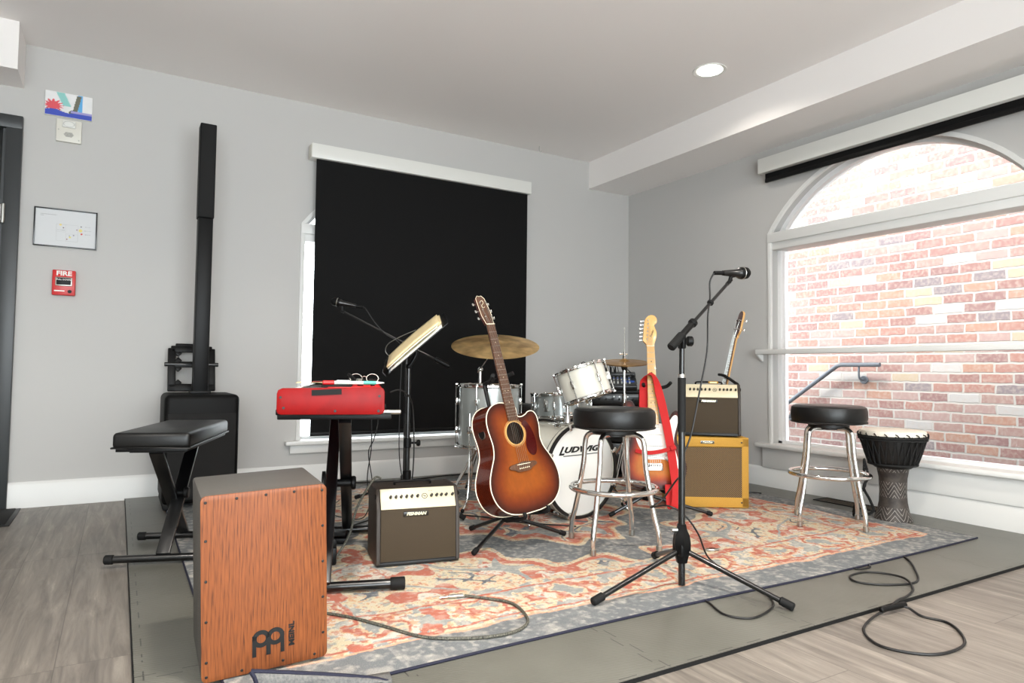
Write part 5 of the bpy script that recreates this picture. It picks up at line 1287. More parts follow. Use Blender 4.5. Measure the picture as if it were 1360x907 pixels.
# floor tom
FTM = Matrix.Translation((-2.075, -1.20, .365)) @ Matrix.Rotation(RA(10), 4, 'Z')
t = thing('floor_tom', 'tall silver floor tom on chrome legs, behind the acoustic guitar', 'drum', mtx=FTM)
drum(t, .178, .345, 'silverwrap', nl=6, hw=.012)
for k in range(3):
    a = RA(200 + k * 120); ca, sa = math.cos(a), math.sin(a); b = MB()
    P3 = lambda r, z: (r * ca, r * sa, z)
    b.tube([P3(.205, .19), P3(.205, -.10), P3(.208, -.20), P3(.225, -.29), P3(.262, -.333)], .0055, 8, k=4)
    b.box(P3(.196, .10), (.03, .03, .045), rot=(0, 0, a), bev=.006); b.cyl(P3(.20, .10), (P3(.20, .10)[0] - sa * .035, P3(.20, .10)[1] + ca * .035, .10), .006, n=10)
    b.build('leg', 'chrome', t)
    b = MB(); b.sphere(P3(.264, -.335), .011, n=10); b.build('rubber_foot', 'bkmat', t)
# snare on its stand
t = thing('snare_drum', 'shallow silver snare drum on a low stand behind the bass drum', 'drum', mtx=Matrix.Translation((-1.537, -1.169, .515)) @ Matrix.Rotation(RA(20), 4, 'Z') @ Matrix.Rotation(RA(-3), 4, 'X'))
drum(t, .178, .14, 'silverwrap', nl=8, hw=.012)
b = MB(); b.box((-.186, -.02, .07), (.016, .03, .07), bev=.004); b.box((-.196, -.02, .09), (.01, .012, .05), bev=.003, rot=(0, RA(-15), 0)); b.build('strainer', 'chrome', t)
def tripod(t, hub, feet, r=.008, m='chrome', foot='bkmat', twin=False):
    for f in feet:
        b = MB(); f = Vector(f)
        if twin:
            sd = (f - Vector(hub)).cross(Vector((0, 0, 1))).normalized() * .010
            for q in (-1, 1): b.tube([Vector(hub) + sd * q, f + sd * q * .4], r, 6, smooth=False)
        else: b.tube([hub, f], r, 10, smooth=False)
        lg = b.build('leg', m, t); d_ = (f - Vector(hub)).normalized()
        b = MB(); b.cyl(f - d_ * .030, f + d_ * .004, r * 1.5, n=12, bev=.002); b.build('rubber_foot', foot, lg)
t = thing('snare_stand', 'chrome folding basket stand under the silver snare drum', 'stand', (-1.537, -1.169, RG))
b = MB(); b.cyl((0, 0, .10), (0, 0, .44), .011, n=14); b.build('post', 'chrome', t)
for k in range(3):
    a = RA(50 + 120 * k); b = MB(); b.tube([(0, 0, .44), (.10 * math.cos(a), .10 * math.sin(a), .465), (.192 * math.cos(a), .192 * math.sin(a), .475), (.197 * math.cos(a), .197 * math.sin(a), .515)], .006, 8); b.build('basket_arm', 'chrome', t)
tripod(t, (0, 0, .24), [(.22 * math.cos(RA(a)), .22 * math.sin(RA(a)), .014) for a in (30, 150, 270)], twin=True, r=.005)

def cymbal(R, M4, bell=.035, m='brass', bow=.022):
    b = MB(); prof = []
    for k in range(13):
        q = k / 12; r = bell + (R - bell) * q; prof.append((r, -bow * (q ** 1.7)))
    top = [(.005, .017), (.014, .016), (.026, .010), (bell, .0)] + prof[1:]
    bot = [(r, z - .0014) for r, z in reversed(top)]
    b.lathe(top + bot, M4, 64, closed=True); return b
# ride cymbal with stand
t = thing('cymbal_stand', 'chrome stand carrying the big bronze cymbal above the floor tom', 'cymbal stand', (-2.02, -.98, RG))
CP = Vector((-2.067, -1.254, .962)); LQ = lambda p: loc_of(t, p)
b = MB(); b.cyl((0, 0, .12), (0, 0, .56), .0125, n=14); b.cyl((0, 0, .55), (0, 0, .78), .0095, n=14); b.cyl((0, 0, .545), (0, 0, .585), .018, n=14, bev=.003); b.build('post', 'chrome', t)
b = MB(); b.tube([(0, .03, .77), LQ(CP + Vector((0, .02, -.035))), LQ(CP + Vector((0, -.008, .035)))], .006, 8, k=3); b.sphere((0, 0, .785), .018, n=12); b.build('boom_arm', 'chrome', t)
tripod(t, (0, 0, .33), [(.27 * math.cos(RA(a)), .27 * math.sin(RA(a)), .014) for a in (80, 200, 320)], twin=True, r=.005)
CM = Matrix.Translation(CP) @ Matrix.Rotation(RA(30), 4, 'Z') @ Matrix.Rotation(RA(0), 4, 'Z')
vdir = Vector((.6 * 1, .8, 0))
CM = Matrix.Translation(CP) @ Matrix.Rotation(RA(-34), 4, 'Z') @ Matrix.Rotation(RA(18), 4, 'X') @ Matrix.Rotation(RA(2), 4, 'Y')
t = thing('ride_cymbal', 'large worn bronze cymbal tilted above the floor tom, behind the acoustic guitar neck', 'cymbal', mtx=CM)
cymbal(.256, Matrix(), .045).build('cymbal_disc', 'brass', t)
b = MB(); b.cyl((0, 0, .014), (0, 0, .030), .013, n=14, bev=.002); b.build('felt_washer', 'bkmat', t)
b = MB(); b.cyl((0, 0, .028), (0, 0, .040), .006, n=10); b.box((0, 0, .040), (.034, .006, .010), bev=.002); b.build('wing_nut', 'ink', t)
# hi-hat
t = thing('hi_hat_stand', 'chrome hi-hat stand with pedal behind the front bar stool', 'stand', (-.945, -1.07, RG))
b = MB(); b.cyl((0, 0, .03), (0, 0, .62), .0125, n=14); b.cyl((0, 0, .60), (0, 0, .80), .0095, n=14); b.cyl((0, 0, .58), (0, 0, .625), .018, n=14, bev=.003); b.build('tube', 'chrome', t)
b = MB(); b.cyl((0, 0, .80), (0, 0, 1.085), .0035, n=8); b.build('pull_rod', 'chrome', t)
b = MB(); b.cyl((0, 0, .790), (0, 0, .82), .016, .026, n=18); b.build('seat_cup', 'ink', t)
tripod(t, (0, 0, .30), [(.25 * math.cos(RA(a)), .25 * math.sin(RA(a)), .014) for a in (100, 215, 325)], twin=True, r=.005)
b = MB(); b.box((-.02, -.17, .035), (.075, .25, .008), rot=(RA(12), 0, 0), bev=.002); b.build('footboard', 'steel', t)
HHM = Matrix.Translation((-.945, -1.07, RG + .842)) @ Matrix.Rotation(RA(-38), 4, 'Z') @ Matrix.Rotation(RA(9), 4, 'X')
t = thing('hi_hat_cymbals', 'pair of closed bronze hi-hat cymbals in front of the mixer', 'cymbals', mtx=HHM)
cymbal(.163, Matrix.Translation((0, 0, .012)), .04, 'brass2', .014).build('top_cymbal', 'brass2', t)
cymbal(.163, Matrix.Translation((0, 0, -.012)) @ Matrix.Rotation(PI, 4, 'X'), .04, 'brass2', .014).build('bottom_cymbal', 'brass2', t)
b = MB(); b.cyl((0, 0, .028), (0, 0, .052), .013, n=14, bev=.002); b.cyl((0, 0, .052), (0, 0, .075), .009, n=12); b.cyl((-.026, 0, .062), (.022, 0, .062), .0035, n=8); b.box((-.030, 0, .062), (.014, .004, .010), bev=.0015); b.build('clutch', 'chrome', t)
# kick pedal
t = thing('kick_pedal', 'steel kick pedal clamped behind the bass drum', 'pedal', mtx=Matrix.Translation((-1.80, -1.335, RG)) @ Matrix.Rotation(RA(6), 4, 'Z'))
b = MB(); b.box((0, .02, .012), (.09, .09, .014), bev=.003); b.box((0, .17, .032), (.07, .24, .008), rot=(RA(-9), 0, 0), bev=.002); b.build('footboard', 'steel', t)
b = MB(); b.cyl((-.05, .03, .01), (-.05, .03, .20), .006, n=10); b.cyl((.05, .03, .01), (.05, .03, .20), .006, n=10); b.cyl((-.06, .03, .20), (.06, .03, .20), .006, n=10); b.build('uprights', 'chrome', t)
b = MB(); b.cyl((0, .03, .20), (0, .05, .255), .0035, n=8); b.sphere((0, .05, .258), .02, (1, .8, 1.2), n=12); b.build('beater', 'bkmat', t)
# throne
t = thing('drum_throne', 'low round black drum stool behind the drum kit', 'stool', (-1.565, -.60, RG))
b = MB(); b.lathe([(0, .47), (.14, .47), (.155, .48), (.158, .50), (.155, .535), (.14, .548), (0, .55)], n=40); b.build('seat', 'vinyl', t)
b = MB(); b.cyl((0, 0, .20), (0, 0, .47), .013, n=14); b.build('post', 'chrome', t)
tripod(t, (0, 0, .30), [(.22 * math.cos(RA(a)), .22 * math.sin(RA(a)), .014) for a in (90, 210, 330)], r=.008)

# ------------------------------------------------------------------ rack + mixer
RK = Matrix.Translation((-.70, -.56, 0)) @ Matrix.Rotation(RA(-38), 4, 'Z')
t = thing('equipment_rack', 'black equipment rack case standing in the corner under the mixer', 'rack', mtx=RK @ Matrix.Translation((0, 0, RG)))
b = MB()
for x in (-.255, .255): b.box((x, 0, .32), (.02, .36, .64), bev=.003)
for z in (.01, .63): b.box((0, 0, z), (.53, .36, .02), bev=.003)
b.box((0, .17, .32), (.52, .01, .62)); b.build('case', 'bk', t)
for i, (z, hh, nm) in enumerate(((.575, .088, 'rack_unit'), (.482, .088, 'rack_unit'), (.345, .176, 'drawer_panel'), (.155, .19, 'rack_unit'))):
    b = MB(); b.box((0, -.165, z), (.483, .02, hh - .004), bev=.002); ru = b.build(nm, 'bkm', t)
    if nm == 'rack_unit':
        b = MB()
        for x in np.linspace(-.20, .20, 9): b.cyl((x, -.175, z), (x, -.187, z), .008, n=12, bev=.001)
        b.build('front_knobs', 'bk', ru)
        b = MB()
        for x in (.06, .10, .16): b.cyl((x, -.175, z + .02), (x, -.179, z + .02), .006, n=10)
        b.build('sockets', 'steel', ru)
b = MB(); 
for x in (-.262, .262):
    for z in (.012, .628): b.box((x, -.17, z), (.03, .03, .03), bev=.008)
b.build('corner_guard', 'steel', t)
MXM = RK @ Matrix.Translation((0, -.01, RG + .645)) @ Matrix.Rotation(RA(14), 4, 'X')
t = thing('mixing_desk', 'black audio mixer full of plugged cables on top of the equipment rack', 'mixer', mtx=MXM)
b = MB(); b.box((0, 0, .045), (.46, .32, .05), bev=.006); b.box((0, .13, .075), (.46, .07, .05), bev=.006); b.build('chassis', 'bkm', t)
for r_, (m_, yv) in enumerate((('steel', .06), ('blueled', .03), ('white', .0), ('steel', -.03))):
    b = MB()
    for k in range(14): b.cyl((-.20 + k * .029, yv, .070), (-.20 + k * .029, yv, .084), .0062, n=10, bev=.001)
    b.build('knob_row', m_, t)
b = MB()
for k in range(14): b.box((-.20 + k * .029, -.09, .078), (.012, .018, .014), bev=.002)
b.build('faders', 'white', t)
b = MB(); b.box((.17, -.03, .0715), (.09, .05, .002)); b.build('display_strip', 'blueled', t)
for k in range(9):
    x = -.19 + k * .033; b = MB(); b.cyl((x, .13, .10), (x, .128, .145), .0068, n=10, bev=.001)
    b.tube([(x, .128, .145), (x + .002, .135, .175), (x + .03 + .01 * (k % 3), .17, .165 - .01 * (k % 2)), (x + .06, .19, .08), (x + .05, .20, -.10)], .0032, 6); b.build('plugged_cable', 'cable', t)
b = MB(); b.tube([(-.22, .12, .10), (-.20, .10, .17), (-.05, .08, .195), (.10, .08, .18), (.21, .06, .10), (.235, .02, .04)], .0035, 6); b.build('plugged_cable', 'cable', t)
for x in (.14, .16):
    b = MB(); b.cyl((x, .13, .10), (x, .13, .16), .0075, n=10, bev=.002); b.cyl((x, .13, .16), (x, .13, .185), .004, n=8); b.build('plugged_cable', 'cable', t)

# ------------------------------------------------------------------ bar stools
def bar_stool(label, x, y, rz, group='chrome bar stools', base=RG):
    t = thing('bar_stool', label, 'stool', (x, y, base), rz, group)
    b = MB(); b.lathe([(0, .522), (.165, .522), (.180, .532), (.186, .55), (.186, .585), (.181, .606), (.165, .616), (.10, .620), (0, .621)], n=56); st = b.build('seat', 'vinyl', t)
    b = MB(); b.torus(.1835, .0035, Matrix.Translation((0, 0, .530)), 56, 6); b.build('seat_band', 'ink', st)
    b = MB(); b.cyl((0, 0, .500), (0, 0, .523), .10, n=28, bev=.003); b.cyl((0, 0, .490), (0, 0, .502), .06, n=24); b.build('swivel_plate', 'ink', t)
    for k in range(4):
        a = PI / 2 * k; ca, sa = math.cos(a), math.sin(a); b = MB()
        b.tube([(r * ca, r * sa, z) for r, z in ((.045, .498), (.105, .499), (.135, .482), (.145, .445), (.152, .36), (.170, .262), (.176, .225), (.192, .15), (.208, .09), (.213, .04), (.213, .014))], .0118, 12, k=4); lg = b.build('leg', 'chrome', t)
        b = MB(); b.cyl((.213 * ca, .213 * sa, 0), (.213 * ca, .213 * sa, .030), .0135, n=14, bev=.003); b.build('foot_glide', 'steel', lg)
    b = MB(); b.torus(.192, .0115, Matrix.Translation((0, 0, .258)), 64, 12); b.build('foot_ring', 'chrome', t)
    return t
bar_stool('chrome bar stool with round black seat in front of the bass drum', -2.004, -2.257, RA(27))
bar_stool('chrome bar stool with round black seat beside the goblet drum, before the window', -.712, -2.445, RA(-6))

# ------------------------------------------------------------------ goblet drum
t = thing('djembe', 'black rope-tuned goblet drum with white skin and carved base, below the window', 'drum', (-.300, -2.545, .012), RA(35))
b = MB(); b.lathe([(0, 0), (.085, 0), (.094, .006), (.092, .02), (.078, .05), (.069, .10), (.066, .16), (.069, .23), (.080, .29), (.092, .31), (0, .31)], n=48); b.build('carved_base', 'djwood', t)
b = MB(); b.lathe([(.088, .285), (.112, .305), (.128, .35), (.148, .42), (.160, .47), (.161, .48), (.0, .48)], n=48); bo = b.build('bowl', 'ink', t)
b = MB(); b.lathe([(0, .4915), (.150, .490), (.160, .485), (.163, .475), (.1635, .462), (.160, .460)], n=56); b.build('skin', 'djskin', t)
b = MB()
for k in range(26):
    a0 = 2 * PI * k / 26; am = a0 + PI / 26; a1 = a0 + 2 * PI / 26
    b.tube([(.166 * math.cos(a0), .166 * math.sin(a0), .462), (.152 * math.cos(a0 + .02), .152 * math.sin(a0 + .02), .42), (.134 * math.cos(am - .02), .134 * math.sin(am - .02), .355), (.118 * math.cos(am), .118 * math.sin(am), .308), (.136 * math.cos(am + .04), .136 * math.sin(am + .04), .36), (.154 * math.cos(a1 - .02), .154 * math.sin(a1 - .02), .42), (.166 * math.cos(a1), .166 * math.sin(a1), .462)], .0034, 5, k=2)
b.build('tuning_ropes', 'rope', t)
for r_, z, rr, nm in ((.1665, .452, .0055, 'ring'), (.1655, .440, .0045, 'ring'), (.118, .305, .0055, 'ring')):
    b = MB(); b.torus(r_, rr, Matrix.Translation((0, 0, z)), 56, 8); b.build(nm, 'rope', t)
b = MB()
for k in range(20):
    a0 = 2 * PI * k / 20; b.tube([(.163 * math.cos(a0), .163 * math.sin(a0), .474), (.171 * math.cos(a0 + .05), .171 * math.sin(a0 + .05), .470), (.170 * math.cos(a0 + .10), .170 * math.sin(a0 + .10), .458)], .003, 5, k=2)
b.build('skin_loops', 'rope', t)
li = t.matrix_world.inverted()
for side, pts in ((0, [(-.455, -2.48, .335), (-.450, -2.475, .26), (-.435, -2.470, .20), (-.475, -2.45, .13), (-.49, -2.44, .06), (-.46, -2.42, .03)]), (1, [(-.455, -2.48, .335), (-.43, -2.485, .25), (-.455, -2.475, .19), (-.415, -2.485, .12), (-.395, -2.49, .06), (-.42, -2.45, .03)])):
    P_ = cr(pts, 6); b = MB(); acc = 0; k = 0
    for i in range(len(P_) - 1):
        d_ = P_[i + 1] - P_[i]
        for q in (0, .5):
            p = P_[i] + d_ * q; b.torus(.0075, .0026, Matrix.Translation(loc_of(t, p)) @ MW[t.name].to_3x3().inverted().to_4x4() @ frame_z(d_) @ Matrix.Rotation(PI / 2 * (k % 2) + .4, 4, 'Z') @ Matrix.Rotation(PI / 2, 4, 'X'), 10, 5, sx=.75, sy=1.35); k += 1
    b.build('braided_rope', 'rope', t)

# ------------------------------------------------------------------ microphones and stands
def microphone(label, p_rear, p_head, group=None):
    p0, p1 = Vector(p_rear), Vector(p_head); t = thing('microphone', label, 'microphone', group='vocal microphones', mtx=Matrix.Translation(p0) @ frame_z(p1 - p0)); L = (p1 - p0).length
    b = MB(); b.lathe([(0, 0), (.0105, 0), (.0115, .01), (.013, .03), (.0165, L - .060), (.0215, L - .050), (.0225, L - .046), (0, L - .046)], n=24); b.build('handle', 'bkm', t)
    b = MB(); b.lathe([(.0225, L - .046), (.0245, L - .042), (.0250, L - .020), (.0235, L - .006), (.016, L + .004), (0, L + .007)], n=24); b.build('grille', 'bkspk', t)
    b = MB(); b.torus(.0252, .0022, Matrix.Translation((0, 0, L - .030)), 28, 6); b.build('grille_band', 'steel', t)
    b = MB(); b.cyl((0, 0, -.045), (0, 0, .002), .0085, n=16, bev=.002); b.build('connector', 'bk', t)
    return t
MB0 = Vector((-2.150, -2.826, RG)); CL = Vector((-2.135, -2.812, .905))
t = thing('microphone_stand', 'black tripod boom microphone stand at the near edge of the rug', 'stand', MB0, group='boom microphone stands'); L = lambda *p: loc_of(t, p)
b = MB(); b.tube([(0, 0, .005), L(-2.146, -2.822, .60)], .0125, 14, smooth=False); b.build('lower_tube', 'bkm', t)
b = MB(); b.tube([L(-2.146, -2.822, .58), L(-2.138, -2.814, .78)], .0150, 14, smooth=False); b.build('height_clutch', 'bkmat', t)
b = MB(); b.tube([L(-2.1375, -2.8135, .78), L(-2.1372, -2.813, .793)], .0135, 14, smooth=False); b.build('clutch_ring', 'chrome', t)
b = MB(); b.tube([L(-2.1372, -2.813, .79), L(*CL)], .010, 12, smooth=False); b.build('upper_tube', 'bkm', t)
b = MB(); b.lathe([(0, .085), (.020, .085), (.028, .12), (.034, .155), (.030, .185), (.020, .205), (.016, .225), (0, .225)], n=6); b.box((0, 0, .135), (.052, .052, .05), bev=.010); b.build('leg_hub', 'bk', t)
b = MB(); b.cyl((-.02, 0, .205), (-.042, .01, .205), .008, n=12, bev=.002); b.build('hub_knob', 'steel', t)
tips = [Vector((-2.562, -2.836, .034)), Vector((-1.995, -3.178, .026)), Vector((-1.990, -2.508, .034))]
for f in tips:
    f = loc_of(t, f); d_ = Vector((f.x, f.y, 0)).normalized(); h0 = d_ * .03 + Vector((0, 0, .125))
    b = MB(); b.tube([h0, f], .0095, 12, smooth=False); lg = b.build('leg', 'bkm', t); dd = (f - h0).normalized()
    b = MB(); b.cyl(f - dd * .045, f + dd * .004, .0145, n=14, bev=.004); b.build('rubber_tip', 'bkmat', lg)
tail = Vector((-2.215, -2.825, .893 - .010)); tip = Vector((-1.815, -2.755, 1.172)); bd_ = (tip - tail).normalized()
# boom passes through the clutch
cen = CL + Vector((0, 0, .035)); tail = cen - bd_ * .085; 
b = MB(); b.tube([L(*(tail + bd_ * .05)), L(*tip)], .0068, 10, smooth=False); b.build('boom_tube', 'bkm', t)
b = MB(); b.cyl(L(*(tail)), L(*(tail + bd_ * .085)), .0165, n=18, bev=.004); b.build('counterweight', 'bkmat', t)
b = MB(); b.cyl(L(*(cen - bd_ * .005)), L(*(cen + bd_ * .085)), .0125, n=16, bev=.003); b.box(L(*(CL + Vector((0, 0, .01)))), (.018, .030, .055), bev=.006); b.cyl(L(*(cen + bd_ * .075)), L(*(cen + bd_ * .095)), .0175, n=16, bev=.004); b.build('boom_clutch', 'bk', t)
b = MB(); b.cyl(L(*(CL + Vector((.014, -.01, .012)))), L(*(CL + Vector((.034, -.022, .012)))), .019, n=16, bev=.004); b.build('tilt_knob', 'bk', t)
b = MB(); b.cyl(L(*(tip - bd_ * .02)), L(*(tip + bd_ * .015)), .008, n=12); b.cyl(L(*(tip + Vector((0, 0, -.004)))), L(*(tip + Vector((.012, .0, .026)))), .008, n=12); b.box(L(*(tip + Vector((.016, 0, .030)))), (.03, .012, .022), bev=.004); b.build('microphone_clip', 'bk', t)
b = MB(); b.cyl(L(-1.953, -2.779, 1.072), L(-1.943, -2.777, 1.080), .013, n=14, bev=.003); b.build('cable_clip', 'bkmat', t)
microphone('black vocal microphone pointing right on the foreground boom stand', (-1.850, -2.752, 1.205), (-1.718, -2.765, 1.214))

# second boom stand behind the piano
t = thing('microphone_stand', 'black boom microphone stand reaching left behind the music stand, before the black blind', 'stand', (-2.480, -.918, RG), group='boom microphone stands'); L = lambda *p: loc_of(t, p)
b = MB(); b.cyl((0, 0, .01), (0, 0, .55), .0110, n=14); b.build('lower_tube', 'bkm', t)
b = MB(); b.cyl((0, 0, .52), (0, 0, .62), .0145, n=14, bev=.003); b.build('height_clutch', 'bkmat', t)
b = MB(); b.cyl((0, 0, .60), (0, 0, .925), .0085, n=12); b.build('upper_tube', 'bkm', t)
A0, A1 = Vector((-2.815, -.735, 1.140)), Vector((-2.255, -1.040, .818)); dd = (A0 - A1).normalized()
b = MB(); b.tube([L(*A1), L(*A0)], .0065, 10, smooth=False); b.build('boom_tube', 'bkm', t)
b = MB(); b.cyl(L(*A1), L(*(A1 + dd * .10)), .0155, n=16, bev=.004); b.build('counterweight', 'bk', t)
cc0 = A1 + dd * .287
b = MB(); b.cyl(L(*(cc0 - dd * .03)), L(*(cc0 + dd * .03)), .014, n=14, bev=.003); b.cyl((0, 0, .90), (0, 0, .945), .012, n=12); b.cyl((.0, -.005, .935), (.0, -.045, .935), .014, n=14, bev=.003); b.build('boom_clutch', 'bk', t)
b = MB(); b.cyl(L(*(A0 - dd * .01)), L(*(A0 + dd * .012)), .010, n=12, bev=.002); b.cyl(L(*A0), L(*(A0 + Vector((-.005, 0, .03)))), .008, n=10); b.build('microphone_clip', 'bk', t)
b = MB(); b.cyl((0, 0, .05), (0, 0, .16), .024, n=16, bev=.006); b.build('leg_hub', 'bk', t)
tripod(t, (0, 0, .12), [(.30 * math.cos(RA(a)), .30 * math.sin(RA(a)), .016) for a in (20, 140, 255)], m='bkm')
microphone('black vocal microphone pointing left above the red piano', (-2.748, -.770, 1.172), (-2.872, -.708, 1.197))
def cable(label, pts, r=.0032, m='cable', name='cable', cat='cable', kk=6, extra=None):
    c = Vector(min(pts, key=lambda p: p[2])); b = MB(); b.tube([Vector(p) - c for p in pts], r, 6, k=kk); o = b.build(name, m)
    o.location = c; tag(o, label, cat, 'loose cables'); 
    return o
cable('thin dark microphone cable drooping along the rear boom arm', [(-2.716, -.790, 1.165), (-2.700, -.812, 1.152), (-2.655, -.842, 1.075), (-2.595, -.872, 1.005), (-2.535, -.900, .965), (-2.512, -.92, .90), (-2.520, -.925, .60), (-2.515, -.93, .25), (-2.48, -1.02, .05), (-2.40, -1.10, RG + .004), (-2.20, -1.00, RG + .004), (-2.05, -.60, RG + .004)], .0030)

# ------------------------------------------------------------------ music stand with papers
MSX, MSY = -2.648, -1.374
t = thing('music_stand', 'black music stand holding a tilted desk of sheet music beside the red piano', 'stand', (MSX, MSY, RG))
b = MB(); b.cyl((0, 0, .02), (0, 0, .50), .0135, n=16); b.build('lower_tube', 'bkm', t)
b = MB(); b.cyl((0, 0, .50), (0, 0, .80), .0115, n=14); b.build('upper_tube', 'bkm', t)
b = MB(); b.cyl((0, 0, .375), (0, 0, .425), .020, n=16, bev=.004); b.cyl((.012, -.008, .40), (.045, -.030, .40), .006, n=10); b.cyl((.040, -.027, .40), (.056, -.037, .40), .017, n=16, bev=.005); b.build('clutch_knob', 'bk', t)
tripod(t, (0, 0, .22), [(.30 * math.cos(RA(a)), .30 * math.sin(RA(a)), .014) for a in (-28, 95, 215)], m='bkm', r=.009)
b = MB(); b.cyl((0, 0, .19), (0, 0, .26), .022, n=16, bev=.005); b.build('leg_hub', 'bk', t)
# desk plane: rises from lower-left to upper-right, width runs away from the camera
lo = Vector((-2.752, -1.325, .815)); hi = Vector((-2.500, -1.487, 1.078)); dn = (hi - lo).normalized()
wv = Vector((.507, .861, 0)); wv = (Matrix.Rotation(RA(21), 4, 'Z') @ wv.to_4d()).to_3d(); wv = (wv - dn * wv.dot(dn)).normalized(); nn = wv.cross(dn).normalized()
if nn.z < 0: nn = -nn
cen = (lo + hi) / 2 
DK = Matrix((wv, dn, nn)).transposed().to_4x4(); DK.translation = cen
ti = MW[t.name].inverted()
hl_ = (hi - lo).length
b = MB(); b.box((0, 0, -.012), (.41, hl_, .003), M4=ti @ DK, bev=.001); b.build('desk', 'bkm', t)
b = MB(); b.box((0, -hl_ / 2 - .001, .000), (.41, .003, .028), M4=ti @ DK, bev=.001); b.build('desk_lip', 'bkm', t)
b = MB(); b.tube([ti @ (DK @ Vector((0, -.02, -.014))), ti @ (DK @ Vector((0, -.045, -.055))), Vector((0, 0, .79))], .010, 10); b.sphere((0, 0, .795), .016, n=12); b.build('tilt_joint', 'bk', t)
b = MB(); b.tube([ti @ (DK @ Vector(p)) for p in ((.20, .02, .02), (.205, -.06, .045), (.21, -.14, .06), (.21, -.178, .045), (.205, -.186, .02), (.19, -.178, .0))], .0022, 6); b.build('page_retainer', 'steel', t)
def sheet(label, w, h, z, off, m, name='sheet_music', cat='sheet music', th=.002, bend=.0, rz=0):
    o = thing(name, label, cat, group='papers on the music stand', mtx=DK @ Matrix.Translation((off[0], off[1], z)) @ Matrix.Rotation(rz, 4, 'Z'))
    b = MB(); b.quads([[Vector((-w / 2 + w * i / 6, -h / 2 + h * j / 8, bend * math.sin(j / 8 * PI) + .0)) for j in range(9)] for i in range(7)]); b.build('page', m, o, solid=th)
    return o
sheet('white bottom sheaf of papers resting on the music stand', .40, .33, -.006, (0, 0, 0), 'paper', th=.006)
sheet('cream middle booklet on the music stand under the yellow folder', .30, .335, .002, (.02, .004, 0), 'manila', name='booklet', cat='booklet', th=.005, bend=.004)
sheet('white loose pages just under the yellow folder on the music stand', .30, .32, .010, (-.06, -.004, 0), 'paper', th=.004, bend=.004, rz=RA(2))
sheet('yellow manila folder on top of the papers on the music stand', .31, .335, .019, (-.05, .0, 0), 'manila', name='folder', cat='folder', th=.006, bend=.006)

# ------------------------------------------------------------------ cables and small things on the floor
cable('black microphone cable hanging from the foreground microphone down its stand', [(-1.895, -2.748, 1.202), (-1.905, -2.735, 1.165), (-1.912, -2.742, 1.10), (-1.935, -2.752, 1.02), (-1.957, -2.768, .883), (-2.007, -2.777, .727), (-2.062, -2.785, .561), (-2.112, -2.795, .49), (-2.124, -2.806, .46), (-2.118, -2.80, .425), (-2.062, -2.704, .375), (-2.07, -2.637, .292), (-2.142, -2.651, .272), (-2.159, -2.759, .300), (-2.123, -2.812, .272), (-2.07, -2.83, .20), (-1.98, -2.80, .09), (-1.90, -2.86, RG + .006), (-1.925, -2.955, RG + .006), (-1.964, -3.064, .017), (-2.041, -3.131, .017), (-2.175, -3.162, .017), (-2.229, -3.099, .017), (-2.192, -3.0, .017), (-2.17, -2.94, .0145)], .0036)
cz = .0165; cf = .0045
loop = [(-.93, -2.93, .0145), (-.985, -2.975, .0155), (-1.05, -3.04, cz), (-1.147, -3.114, cz), (-1.314, -3.21, cz), (-1.455, -3.174, cz), (-1.517, -3.10, cz), (-1.466, -3.043, cz), (-1.351, -3.05, cz), (-1.325, -3.162, cz + .006), (-1.402, -3.245, cz), (-1.514, -3.285, cz), (-1.60, -3.300, cz + .004), (-1.70, -3.325, cf + .010), (-1.787, -3.33, cf + .004), (-1.916, -3.372, cf), (-1.992, -3.459, cf), (-1.97, -3.539, cf), (-1.898, -3.59, cf), (-1.775, -3.591, cf), (-1.684, -3.543, cf), (-1.621, -3.471, cf), (-1.635, -3.40, cf), (-1.625, -3.35, cf + .010), (-1.65, -3.333, .020)]
o = cable('looped black cable running off the mat onto the wood floor at lower right', loop, .0042)
b = MB(); c0 = Vector(o.location); b.cyl(Vector((-1.745, -3.325, .020)) - c0, Vector((-1.615, -3.335, .020)) - c0, .0095, n=12, bev=.003); b.build('connector', 'bk', o)
b = MB(); b.tube([Vector(p) - c0 for p in ((-1.23, -2.955, .0145), (-1.28, -3.01, .017), (-1.36, -3.005, .017), (-1.34, -2.955, .0145))], .0035, 6); b.build('small_loop', 'cable', o)
pts = [(-2.846, -2.613, RG + .005), (-2.793, -2.70, RG + .005), (-2.819, -2.835, RG + .005), (-2.881, -2.898, RG + .005), (-2.964, -2.91, RG + .005), (-3.062, -2.881, RG + .005), (-3.164, -2.811, RG + .005), (-3.236, -2.676, RG + .005), (-3.306, -2.554, RG + .005), (-3.40, -2.45, RG + .005), (-3.50, -2.38, RG + .005)]
M['braid'] = mat('braided_cable', (.42, .41, .36), .7, noise=1, nscale=260, col2=(.10, .10, .09))
o = cable('grey braided instrument cable with silver jack looping on the rug beside the box drum', [(-2.90, -2.556, RG + .006)] + pts, .0046, 'braid')
c0 = Vector(o.location); b = MB(); b.cyl(Vector((-2.905, -2.553, RG + .007)) - c0, Vector((-2.955, -2.541, RG + .007)) - c0, .0062, n=12, bev=.001); b.cyl(Vector((-2.955, -2.541, RG + .007)) - c0, Vector((-2.985, -2.534, RG + .006)) - c0, .0032, n=10, bev=.001); b.build('jack_plug', 'chrome', o)
cable('light braided cable curving from the top of the small amplifier down to the rug', [(-2.975, -1.90, .335), (-3.00, -1.905, .342), (-3.045, -1.93, .300), (-3.085, -1.925, .224), (-3.115, -1.93, .12), (-3.165, -1.94, .05), (-3.19, -1.955, RG + .006), (-3.22, -2.02, RG + .006), (-3.25, -2.10, RG + .004)], .0048, 'braid')
